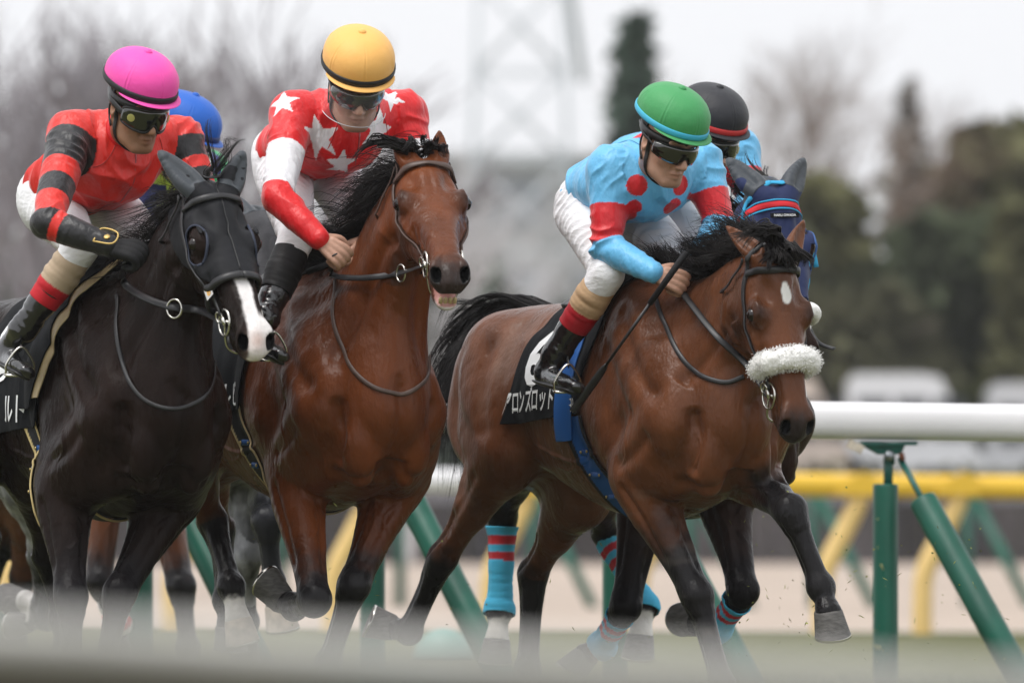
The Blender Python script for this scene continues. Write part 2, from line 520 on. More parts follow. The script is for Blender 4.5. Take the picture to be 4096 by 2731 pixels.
rng = random.Random(7)
def grass_blades():
    mb = MB(); r = random.Random(3)
    V = []; F = []
    for i in range(16000):
        y = r.uniform(-4.5, 12); x = r.uniform(-2.4, 2.6)
        h = r.uniform(.03, .085); a = r.uniform(0, math.pi); w = .004; z = float(ground_z(x, y)) - .004
        dx, dy = math.cos(a) * w, math.sin(a) * w; lx, ly = r.uniform(-.03, .03), r.uniform(-.03, .03)
        n = len(V); V += [(x - dx, y - dy, z), (x + dx, y + dy, z), (x + lx, y + ly, z + h)]; F.append([n, n + 1, n + 2])
    m = mat('grass_blade', (0.10, 0.13, 0.04), 0.8, 0.2, var=0.4, vscale=4)
    tag(add_mesh('grass', V, np.array(F), m, smooth=False), 'short green racecourse turf under the horses', kind='stuff')
grass_blades()

# ---------------------------------------------------------------- rails
M_RAILWHITE = mat('white_rail_paint', (0.80, 0.79, 0.81), 0.35, 0.5, var=0.05, vscale=3, bump=0.0006, bscale=30)
M_PADGREEN = mat('green_padding', (0.004, 0.085, 0.055), 0.42, 0.5, var=0.3, vscale=6, stretch=(1, 1, .3), bump=0.002, bscale=18)
M_POSTGREEN = mat('green_steel_paint', (0.012, 0.105, 0.085), 0.42, 0.5, var=0.25, vscale=25, bump=0.0006, bscale=60)
M_YELLOW = mat('yellow_rail_paint', (0.80, 0.50, 0.035), 0.38, 0.5, var=0.06, vscale=2)
M_PALEYELLOW = mat('pale_yellow_arm_paint', (0.83, 0.58, 0.22), 0.4, 0.5, var=0.08, vscale=4)
M_CREAM = mat('cream_clip_plastic', (0.62, 0.55, 0.45), 0.5, 0.4, var=0.2, vscale=30)
M_BOLT = mat('dull_steel', (0.30, 0.32, 0.34), 0.38, 0.5, metal=1.0)
M_RUST = mat('rust', (0.18, 0.07, 0.04), 0.8, 0.2, var=0.4, vscale=60)
M_STRAW = mat('dry_grass_clipping', (0.45, 0.40, 0.16), 0.7, 0.3)
NY = 5.3
def rail_bar(name, P, ry, rz, m_, **kw):
    mb = MB(); P = np.asarray(P, float)
    P = crom(P, 8)
    n = 24; V = []
    for p in P:
        for j in range(n):
            a = 2 * math.pi * j / n
            c, s = math.cos(a), math.sin(a)
            e = 0.75
            V.append(p + A3(0, ry * np.sign(c) * abs(c) ** e, rz * np.sign(s) * abs(s) ** e))
    F = [[i * n + j, (i + 1) * n + j, (i + 1) * n + (j + 1) % n, i * n + (j + 1) % n] for i in range(len(P) - 1) for j in range(n)]
    F.append(list(range(n))); F.append([(len(P) - 1) * n + j for j in range(n)][::-1])
    return tag(add_mesh(name, V, F, m_), **kw)
def slope(x, k): return -k * (x - 1.5)
rail_bar('rail_bar', [(x, NY - .02, 1.13 + slope(x, .014)) for x in (-6, -2, 2, 6)], .075, .0735, M_RAILWHITE,
         label='thick white inside rail along the turf course, behind the horses', cat='rail')
def rail_post(px, label):
    b = at(px, 2206, NY); x = b[0]; zt = 1.13 + slope(x, .014) - .0735
    root = empty('rail_post', (x, NY, 0), label=label, cat='rail post', group='green padded posts of the white rail')
    # padded post
    mb = MB(); r = .0495
    mb.lathe((x, NY, 0), [(r, -.02), (r, .3), (r * 1.01, .32), (r, .34), (r, .876), (r * .97, .885), (.03, .887)], n=28)
    mb.build('post_pad', M_PADGREEN, root)
    mb = MB(); mb.tube([(x + .01, NY, .86), (x + .012, NY, 1.01)], .019, 10); mb.box((x + .015, NY, 1.0), (.022, .012, .035)); mb.build('post_neck', M_POSTGREEN, root)
    # bracket under the rail
    mb = MB()
    mb.box((x + .01, NY - .01, zt - .014), (.112, .055, .006))
    V = [(x - .095, NY - .05, zt - .02), (x + .075, NY - .05, zt - .02), (x + .06, NY - .045, zt - .055), (x - .03, NY - .045, zt - .055),
         (x - .095, NY + .05, zt - .02), (x + .075, NY + .05, zt - .02), (x + .06, NY + .045, zt - .055), (x - .03, NY + .045, zt - .055)]
    mb.add(V, [[0, 1, 2, 3], [7, 6, 5, 4], [0, 4, 5, 1], [1, 5, 6, 2], [2, 6, 7, 3], [3, 7, 4, 0]])
    br = mb.build('bracket', M_POSTGREEN, root, smooth=False)
    mb = MB(); mb.lathe((x + .012, NY - .058, zt - .062), [(.0, -.001), (.021, 0), (.021, .012), (.012, .018), (0.001, .019)], np.array([[1, 0, 0], [0, 0, 1], [0, -1, 0]]), 14); mb.build('bolt', M_BOLT, br)
    for dx, dz in ((-.135, -.018), (-.105, -.032)):
        mb = MB(); mb.box((x + dx, NY - .06, zt + dz), (.016, .014, .017), np.array([[.85, 0, -.5], [0, 1, 0], [.5, 0, .85]])); mb.build('clip', M_CREAM, root, smooth=False)
    mb = MB(); mb.tube([(x + .06, NY - .05, zt - .05), (x + .065, NY - .05, zt - .08)], .011, 8); mb.build('rusty_bolt', M_RUST, root)
    # diagonal strut: thin bar, then padding, down to the turf towards the camera
    s0, s1 = A3(x + .055, NY - .03, zt - .07), A3(x + .58, NY - .55, -.02)
    mb = MB(); mb.tube([s0, lerp(s0, s1, .22)], .0125, 10); st = mb.build('strut', M_POSTGREEN, root)
    d = unit(s1 - s0); p0 = lerp(s0, s1, .165)
    side = unit(np.cross(d, A3(0, 0, 1))); up = np.cross(side, d)
    mb = MB(); L = np.linalg.norm(s1 - p0)
    mb.lathe(p0, [(.018, -.002), (.054, 0), (.0555, .01), (.0555, L * .5), (.0565, L * .52), (.0555, L * .54), (.0555, L), (.02, L + .001)], np.stack([side, up, d]), 28)
    mb.build('strut_pad', M_PADGREEN, root)
    return root
for px, lb in ((-380, 'green padded rail post cut off at the left edge, only its slanting strut in view'), (562, 'green padded rail post behind the forelegs of the hooded black horse'),
               (1490, 'green padded rail post behind the forelegs of the middle bay horse'), (2460, 'green padded rail post behind the legs of the leading bay horse'),
               (3542, 'green padded rail post standing clear on the right with its bracket in view')):
    rail_post(px, lb)
def straw():
    m = MB(); r = random.Random(5)
    b = at(3542, 2206, NY)[0]
    for i in range(9):
        a = r.uniform(-1.4, -.4); x = b + math.cos(a) * .05; z = r.uniform(.15, .8)
        p = A3(b + .051 * math.sin(a) * .9, NY - .0515 * math.cos(a), z)
        m.tube([p, p + A3(r.uniform(-.008, .012), -.003, r.uniform(-.03, .03))], .0022, 4)
    tag(m.build('grass_clippings', M_STRAW), 'yellow grass clippings stuck to the green posts', kind='stuff')
straw()
mb = MB(); c = at(1775, 2206, 20); c[2] = 0
mb.lathe(c, [(.17 * math.cos(a), .19 * math.sin(a)) for a in np.linspace(0, 1.5, 10)], n=24)
tag(mb.build('track_marker', mat('pale_green_plastic', (0.16, 0.30, 0.26), 0.5)), 'rounded pale green dome on the turf between the rails', 'marker')

FY = 37.0
def far_bar(x0, x1, m_, label):
    a, b = at(x0, 2206, FY)[0], at(x1, 2206, FY)[0]
    rail_bar('rail_bar', [(x, FY, 1.125 + slope(x, .012)) for x in np.linspace(a, b, 4)], .09, .088, m_, label=label, cat='rail', group='rails of the dirt track')
far_bar(-700, 995, M_YELLOW, 'yellow rail length on the left, seen between the legs of the dark horse')
far_bar(1000, 2480, M_RAILWHITE, 'white length of the far rail, behind the two bay horses')
far_bar(2485, 4700, M_YELLOW, 'yellow rail length on the right, below the thick white rail')
proto = None
arms = ((30, 'far left, behind the dark horse'), (690, 'behind the forelegs of the dark horse'), (1330, 'behind the legs of the middle bay horse'), (1960, 'behind the hind legs of the leading bay'),
        (2555, 'behind the forelegs of the leading bay'), (3290, 'left of the green post standing clear'), (3690, 'behind the slanting strut on the right'))
for px, lb in arms:
    x = at(px, 2206, FY)[0]
    if proto is None:
        root = empty('curved_post', (x, FY, 0), cat='rail post', group='curved yellow arms of the far rail')
        P = [(x, FY, -.02), (x, FY, .25), (x + .02, FY, .48), (x + .15, FY, .75), (x + .26, FY, .98), (x + .27, FY, 1.06)]
        mb = MB(); mb.tube(crom(P, 6), .075, 14); mb.build('arm', M_PALEYELLOW, root)
        V = [(x + .10, FY - .10, 1.04), (x + .42, FY - .10, 1.04), (x + .42, FY - .10, 1.16), (x + .30, FY - .10, 1.22), (x + .10, FY - .10, 1.10)]
        V += [(a, b + .2, c_) for a, b, c_ in V]
        mb = MB(); mb.add(V, [[0, 1, 2, 3, 4], [9, 8, 7, 6, 5]] + [[i, i + 5, (i + 1) % 5 + 5, (i + 1) % 5] for i in range(5)]); mb.build('saddle_plate', M_YELLOW, root, smooth=False)
        proto = root; r = root
    else:
        r = proto.copy(); COL.objects.link(r); r.location = (x, FY, 0)
        for ch in proto.children:
            c = ch.copy(); COL.objects.link(c); c.parent = r
    r['label'] = 'curved pale yellow rail arm ' + lb
# a second white rail further in, mostly hidden, on green posts with struts
proto = None
for px, lb in ((1125, 'left of the middle bay horse'), (1600, 'behind the middle bay horse'), (2130, 'behind the bandaged hind leg'), (2760, 'between the forelegs on the right'), (3250, 'right of the outstretched foreleg'), (3870, 'at the right edge')):
    YY = 58.0; x = at(px, 2206, YY)[0]; z0 = float(ground_z(0, YY))
    if proto is None:
        proto = r = empty('rail_post', (x, YY, z0), cat='rail post', group='far green posts across the dirt track')
        mb = MB(); mb.tube([(x, YY, z0 - .02), (x, YY, z0 + 1.15)], .055, 10); mb.build('post_pad', M_PADGREEN, r)
        mb = MB(); mb.tube([(x + .06, YY - .02, z0 + 1.08), (x + .6, YY - .5, z0 - .03)], .055, 10); mb.build('strut_pad', M_PADGREEN, r)
    else:
        r = proto.copy(); COL.objects.link(r); r.location = (x, YY, z0)
        for ch in proto.children:
            c = ch.copy(); COL.objects.link(c); c.parent = r
    r['label'] = 'blurred far green post with strut ' + lb
rail_bar('rail_bar', [(x, 58, 1.25 + slope(x, .008)) for x in (-9, -3, 3, 9)], .06, .05, M_RAILWHITE, label='far white rail on green posts, hidden behind the yellow one', cat='rail')

# the rail in front of the camera, far out of focus
FZ = lambda x: .521 - .056 * x
fr = rail_bar('rail_bar', [(x, -22.2, FZ(x)) for x in (-3, -1, 1, 3)], .030, .019, mat('weathered_white_rail', (0.50, 0.49, 0.47), 0.6, 0.3, var=0.1, vscale=4), label='white rail right in front of the camera, blurred along the bottom edge', cat='rail')
mb = MB(); V = [(x, y, FZ(x) + dz) for x in (-3, 3) for y in (-22.192, -22.168) for dz in (-.20, -.0175)]
mb.add(V, [[0, 1, 3, 2], [4, 6, 7, 5], [0, 4, 5, 1], [2, 3, 7, 6], [1, 5, 7, 3], [0, 2, 6, 4]]); mb.build('lower_board', mat('grey_brown_board', (.12, .105, .09), .8, .2, var=.2, vscale=2), fr, smooth=False)
x = at(1640, 2206, -22.2)[0]
r = empty('rail_post', (x, -22.2, -.62), label='green post under the blurred foreground rail', cat='rail post')
mb = MB(); mb.lathe((x, -22.2, -.62), [(.045, 0), (.045, .98), (.02, .99)], n=20); mb.build('post_pad', M_PADGREEN, r)
mb = MB(); mb.box((x, -22.2, .435), (.07, .05, .035)); mb.build('bracket', mat('pale_green_bracket', (.10, .22, .20), .5), r)

# ---------------------------------------------------------------- dark slatted fence
def fence():
    Y = 111.0; z0 = float(ground_z(0, Y)) - .02; x0, x1 = -11.5, 11.5
    root = empty('slatted_fence', (0, Y, z0), label='dark grey slatted fence along the far side of the dirt track', cat='fence')
    r = random.Random(2)
    m1 = mat('fence_slat', (0.075, 0.068, 0.072), 0.8, 0.2, var=0.5, vscale=0.6); m2 = mat('fence_post', (0.03, 0.03, 0.035), 0.7); m3 = mat('fence_board', (0.20, 0.20, 0.22), 0.7, 0.3, var=.3, vscale=.7)
    mb = MB(); x = x0
    while x < x1:
        w = r.uniform(.08, .13); mb.box((x, Y, z0 + .5), (w / 2, .02, .5)); x += w + r.uniform(.01, .05)
    mb.build('slats', m1, root, smooth=False)
    mb = MB()
    for i in range(3): mb.box((0, Y - .03, z0 + 1.04 + i * .12), (11.5, .015, .055))
    mb.build('top_boards', m3, root, smooth=False)
    x = x0 + .6
    while x < x1:
        mb = MB(); mb.box((x, Y - .08, z0 + .7), (.07, .05, .7)); mb.build('post', m2, root, smooth=False); x += 1.3
fence()

# ---------------------------------------------------------------- trees, hedges, mast, buildings far behind
def leaf_crown(blobs, n, size, seed, cr=.35):
    """leaf clumps spread through blobs: (centre, radii)"""
    g = np.random.default_rng(seed)
    vol = np.array([np.prod(b[1]) ** (2 / 3) for b in blobs]); vol = vol / vol.sum()
    V = []
    for (c, r_), f in zip(blobs, vol):
        k = max(8, int(n * f))
        d = g.normal(size=(k, 3)); d /= np.linalg.norm(d, axis=1)[:, None]
        rad = g.uniform(cr, 1.05, size=(k, 1)) ** .6
        nz = 1 + .25 * fnoise(d * 2.2 + seed, seed, 2)[:, None]
        P = A3(*c) + d * rad * nz * A3(*r_)
        a = g.normal(size=(k, 3)); a /= np.linalg.norm(a, axis=1)[:, None]
        b = np.cross(a, g.normal(size=(k, 3))); b /= np.linalg.norm(b, axis=1)[:, None]
        s = size * g.uniform(.5, 1.4, size=(k, 1))
        V.append(np.stack([P - a * s, P + b * s * .6, P + a * s, P - b * s * .6], 1).reshape(-1, 3))
    V = np.concatenate(V)
    return V, np.arange(len(V)).reshape(-1, 4)
BARK = mat('bark', (0.11, 0.09, 0.08), 0.9, 0.1, var=.3, vscale=3)
def leaf_tree(name, label, px, ytop, wpx, Y, col, seed, zb=None, shape='round', n=2600, size=.3, cr=.4, group=None, gap=1.0):
    g = random.Random(seed); k = (Y - CAM_Y) / FOC
    x = at(px, 0, Y)[0]; zt = at(px, ytop, Y)[2]; hw = wpx * k / 2; z0 = float(ground_z(0, Y))
    zb = z0 + (zt - z0) * .12 if zb is None else at(0, zb, Y)[2]
    root = empty(name, (x, Y, z0), label=label, cat='tree', group=group)
    mb = MB(); h = zt - z0
    mb.tube(crom([(x, Y, z0 - .1), (x + .1, Y, z0 + h * .4), (x - .05, Y, z0 + h * .93)], 4), np.linspace(.035 * h, .008 * h, 9) + .02, 8)
    for i in range(9):
        a = g.uniform(0, 6.28); t = g.uniform(.25, .8); b0 = A3(x, Y, z0 + h * t)
        mb.tube([b0, b0 + A3(math.cos(a) * hw * .4, math.sin(a) * hw * .4, h * .07), b0 + A3(math.cos(a) * hw * .75, math.sin(a) * hw * .75, h * .13)], [.012 * h, .008 * h, .004 * h], 6)
    mb.build('trunk', BARK, root)
    bl = []
    if shape == 'round':
        zc = (zt + zb) / 2
        for i in range(14):
            a = g.uniform(0, 6.28); e = g.uniform(-1, 1); rr = g.uniform(.3, .72)
            bl.append(((x + math.cos(a) * hw * rr * math.sqrt(1 - e * e * .8), Y + math.sin(a) * hw * rr * .8, zc + e * (zt - zb) * .36), (hw * g.uniform(.3, .46),) * 2 + ((zt - zb) * g.uniform(.14, .22),)))
    else:
        for i in range(16):
            t = i / 15; w = hw * (1 - t ** 2.2 * .8) * (.75 if t < .06 else 1)
            bl.append(((x + g.uniform(-.22, .22) * w, Y + g.uniform(-.3, .3) * w, zb + (zt - zb) * (t * .95)), (w * g.uniform(.6, .95) * gap, w * .8 * gap, (zt - zb) * .06)))
    V, F = leaf_crown(bl, n, size, seed, cr)
    add_mesh('crown', V, F, mat('leaf_%s' % '_'.join(str(int(c * 1000)) for c in col), col, 0.85, 0.15, var=.4, vscale=.5), root, smooth=False)
    return root
def bare_tree(name, label, px, ytop, Y, seed, col=(0.17, 0.15, 0.155), spread=.55, n0=7, group=None, depth=5, fine=1.0, base=None):
    g = random.Random(seed); k = (Y - CAM_Y) / FOC
    x = at(px, 0, Y)[0]; z0 = float(ground_z(0, Y)); h = at(px, ytop, Y)[2] - z0
    root = empty(name, (x, Y, z0), label=label, cat='tree', group=group)
    fk = (base or .22)
    m_ = mat('bare_bark_%d' % int(col[0] * 1000), col, 0.9, 0.1, var=.25, vscale=1)
    mb = MB(); mb.tube(crom([(x, Y, z0 - .1), (x + .08, Y, z0 + h * fk * .6), (x, Y, z0 + h * fk)], 4), np.linspace(.020 * h, .014 * h, 9), 9); mb.build('trunk', m_, root)
    mb = MB()
    def grow(p, d, L, r, dep):
        q = p + d * L * .5 + A3(g.uniform(-.04, .04), g.uniform(-.04, .04), .02) * L; e = q + unit(d + A3(g.uniform(-.2, .2), g.uniform(-.2, .2), .12)) * L * .5
        mb.tube([p, q, e], [r, r * .8, r * .6], 4 if dep < 4 else 5, caps=False)
        if dep <= 0: return
        for i in range(3 if dep > 1 else 4):
            s = lerp(q, e, g.uniform(0, 1)) if i else e
            dd = unit(d + A3(g.gauss(0, spread), g.gauss(0, spread), g.gauss(.12, spread * .6)))
            grow(s, dd, L * g.uniform(.6, .82), r * .56, dep - 1)
    for i in range(n0):
        a = 6.28 * i / n0 + g.uniform(-.3, .3); t = g.uniform(.15, .62)
        d = unit(A3(math.cos(a) * t, math.sin(a) * t, 1))
        grow(A3(x, Y, z0 + h * fk * g.uniform(.75, 1)), d, h * .27, .0095 * h * fine, depth)
    mb.build('crown', m_, root)
    return root
bare = [(240, -150, 62, 11, .42, 'leftmost bare grey tree with fanning branches behind the pink helmet'), (930, -260, 70, 12, .45, 'tall bare grey tree between the pink and the orange helmet'),
        (-150, -100, 80, 18, .45, 'bare tree cut off by the left edge'),
        (600, 60, 120, 13, .5, 'more distant bare tree behind the fanning branches'), (1620, 330, 110, 14, .5, 'pale bare tree right of the orange helmet'),
        (1950, 430, 120, 15, .55, 'bare twiggy tree left of the green helmet'), (2250, 500, 140, 16, .55, 'low bare tree just left of the blue spotted rider')]
for px, yt, Y, sd_, sp, lb in bare:
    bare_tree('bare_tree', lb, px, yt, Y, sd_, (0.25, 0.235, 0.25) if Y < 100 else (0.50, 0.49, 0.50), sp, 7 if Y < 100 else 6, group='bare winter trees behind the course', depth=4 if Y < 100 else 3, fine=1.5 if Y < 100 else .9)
bare_tree('bare_tree', 'brownish bare tree above the evergreens right of the black helmet', 3180, 380, 128, 21, (0.20, 0.14, 0.105), .6, 7, depth=5, base=.45, fine=.8)
leaf_tree('cypress_tree', 'tall dark columnar evergreen behind the green and black helmets', 2545, 60, 290, 120, (0.083, 0.124, 0.095), 31, 1500, 'cone', 3600, .34)
leaf_tree('spire_tree', 'thin ragged grey spire shaped tree against the white sky on the right', 3640, 330, 230, 135, (0.339, 0.323, 0.307), 33, 1100, 'cone', 650, .3, gap=.8)
ev = [(3230, 660, 760, 126, (.120, .118, .055), 41, 'olive green tree right of the navy hooded horse'), (3080, 900, 560, 118, (.085, .092, .05), 47, 'dark evergreen directly behind the navy hooded horse'),
      (3560, 1030, 800, 124, (.085, .095, .052), 42, 'low dark evergreen under the gap of white sky'),
      (3980, 560, 820, 132, (.115, .112, .055), 43, 'round topped evergreen at the right edge, tallest there'), (3830, 850, 900, 122, (.080, .098, .055), 44, 'broad dark green tree low on the right'),
      (4230, 780, 640, 119, (.105, .105, .050), 45, 'olive tree cut off by the right edge'), (3420, 1180, 900, 117.5, (.090, .090, .052), 46, 'wide low bush in front of the evergreens')]
for px, yt, w, Y, c, sd_, lb in ev:
    leaf_tree('evergreen_tree', lb, px, yt, w, Y, c, sd_, 1700, 'round', 4200, .33, group='evergreen trees on the right')
low = [(60, 1010, 520, 112, (0.130, 0.164, 0.109), 51, 'green bush behind the rump of the dark horse'), (560, 1160, 520, 116, (0.109, 0.143, 0.104), 52, 'dark bush hidden behind the hooded horse'), (1080, 1170, 520, 116, (0.130, 0.155, 0.124), 53, 'dim green bush between the left and middle horse'),
       (1560, 1080, 480, 118, (0.160, 0.176, 0.150), 54, 'grey green bush behind the middle horse'), (1900, 1060, 460, 114, (0.124, 0.155, 0.124), 55, 'dark green bush between the two bay horses'), (2330, 1060, 560, 118, (0.109, 0.143, 0.109), 56, 'dark bush behind the dark rump'), (2780, 1100, 520, 116, (0.109, 0.143, 0.109), 57, 'dark bush behind the leading bay')]
for px, yt, w, Y, c, sd_, lb in low:
    leaf_tree('bush', lb, px, yt, w, Y, c, sd_, 1900, 'round', 1800, .3, group='green bushes along the far fence')
def hedge(name, label, x0, x1, y0, y1, Y, col, seed):
    a, b = at(x0, y1, Y), at(x1, y0, Y); zb = float(ground_z(0, Y))
    bl = [((x, Y, (a[2] + zb) / 2 + .0), (.7, .6, (b[2] - zb) / 2 * 1.02)) for x in np.arange(a[0], b[0], .6)]
    V, F = leaf_crown(bl, 9000, .16, seed, .5)
    o = add_mesh(name, V, F, mat('leaf_' + label.split()[0], col, 0.8, 0.2, var=.4, vscale=.8), smooth=False)
    tag(o, label, 'hedge')
hedge('hedge', 'olive clipped hedge behind the dark slatted fence', -300, 4400, 1750, 1980, 114, (.085, .085, .035), 61)
hedge('hedge', 'brighter green hedge under the dark trees on the right', 3050, 4400, 1270, 1600, 121, (.075, .088, .030), 62)

def mast():
    Y = 230.0; x = at(2080, 0, Y)[0]; z0 = float(ground_z(0, Y))
    root = empty('lattice_mast', (x, Y, z0), label='pale steel lattice mast rising out of the top of the picture', cat='mast')
    m_ = mat('pale_steel', (0.62, 0.65, 0.68), 0.6, 0.3)
    H = 24.0; w = lambda z: 1.75 - z * .035
    for sx in (-1, 1):
        for sy in (-1, 1):
            mb = MB(); mb.tube([(x + sx * w(0), Y + sy * w(0), z0), (x + sx * w(H), Y + sy * w(H), z0 + H)], .085, 6); mb.build('corner_leg', m_, root)
    mb = MB(); z = 0
    while z < H - 2.6:
        for sx, sy, ex, ey in ((-1, -1, 1, -1), (1, -1, 1, 1), (1, 1, -1, 1), (-1, 1, -1, -1)):
            a, b = w(z), w(z + 2.6)
            mb.tube([(x + sx * a, Y + sy * a, z0 + z), (x + ex * b, Y + ey * b, z0 + z + 2.6)], .036, 4)
            mb.tube([(x + ex * a, Y + ey * a, z0 + z), (x + sx * b, Y + sy * b, z0 + z + 2.6)], .036, 4)
            mb.tube([(x + sx * a, Y + sy * a, z0 + z), (x + ex * a, Y + ey * a, z0 + z)], .036, 4)
        z += 2.6
    mb.build('bracing', m_, root)
    mb = MB(); a = at(2330, 330, Y); mb.tube([(x + .2, Y + 1, z0 + H), a], .16, 6); mb.build('stay', m_, root)
mast()
def block(name, label, x0, x1, y0, Y, depth, c, cat, rows):
    a, b = at(x0, y0, Y), at(x1, y0, Y); z0 = float(ground_z(0, Y)) - .2
    root = empty(name, ((a[0] + b[0]) / 2, Y, z0), label=label, cat=cat)
    m_ = mat('wall_%d' % int(c[0] * 1000), c, .8, .2, var=.05); g_ = mat('far_window', (.25, .27, .30), .3)
    cx, hw = (a[0] + b[0]) / 2, (b[0] - a[0]) / 2
    mb = MB(); mb.box((cx, Y + depth / 2, (a[2] + z0) / 2), (hw, depth / 2, (a[2] - z0) / 2)); mb.build('wall', m_, root, smooth=False)
    mb = MB(); mb.box((cx, Y + depth / 2 - .2, a[2] + .12), (hw + .3, depth / 2 + .4, .12)); mb.build('roof', mat('pale_roof', (.55, .56, .58), .7), root, smooth=False)
    for r_ in range(rows):
        z = a[2] - 1.4 - r_ * 2.9
        if z < z0 + .8: break
        n = max(1, int(hw * 2 / 2.2))
        for i in range(n):
            mb = MB(); mb.box((cx - hw + (i + .5) * hw * 2 / n, Y - .02, z), (hw / n * .62, .05, .75)); mb.build('window', g_, root, smooth=False)
block('stand_building', 'pale low stand building far behind the bare trees', 1600, 2560, 640, 260, 10, (.46, .455, .46), 'building', 4)
block('stable_building', 'pale long building hidden behind trees at right', 3560, 4500, 700, 280, 10, (.68, .68, .69), 'building', 2)

def van(px0, px1, ytop, label, body, Y=115.2):
    a, b = at(px0, ytop, Y), at(px1, ytop, Y); z0 = float(ground_z(0, Y)); L = b[0] - a[0]; H = a[2] - z0; W = 2.0
    root = empty('parked_van', ((a[0] + b[0]) / 2, Y, z0), label=label, cat='van', group='vans parked behind the fence')
    m_ = mat('van_paint_%d' % int(body[0] * 1000), body, .35, .5, coat=.4)
    prof = [(0, .35), (L, .35), (L, .35 + (H - .35) * .45), (L - .25, .35 + (H - .35) * .55), (L - .8, H - .05), (L - 1.1, H), (.12, H), (0, H - .12)]
    V = [(a[0] + p, Y, z0 + q) for p, q in prof] + [(a[0] + p, Y + W, z0 + q) for p, q in prof]; n = len(prof)
    mb = MB(); mb.add(V, [list(range(n)), list(range(n, 2 * n))[::-1]] + [[i, i + n, (i + 1) % n + n, (i + 1) % n] for i in range(n)]); mb.build('body', m_, root, smooth=False)
    for i in range(3):
        mb = MB(); mb.box((a[0] + L * (.18 + .27 * i), Y - .01, z0 + H * .76), (L * .11, .02, H * .11)); mb.build('window', mat('dark_glass', (.02, .025, .03), .1, .6), root, smooth=False)
    for wx in (.18, .8):
        mb = MB(); mb.lathe((a[0] + L * wx, Y + .02, z0 + .34), [(.15, -.06), (.34, -.05), (.34, .15), (.1, .16)], np.array([[1, 0, 0], [0, 0, 1], [0, 1, 0]]), 18); mb.build('wheel', mat('tyre', (.02, .02, .02), .8), root)
van(3060, 3450, 1500, 'beige and pale van parked at left, half hidden by the noseband', (.62, .52, .45))
van(3390, 3960, 1495, 'white van parked behind the rail in the middle of the right side', (.72, .73, .75))
van(3960, 4420, 1530, 'grey van parked at the right edge', (.55, .56, .58))

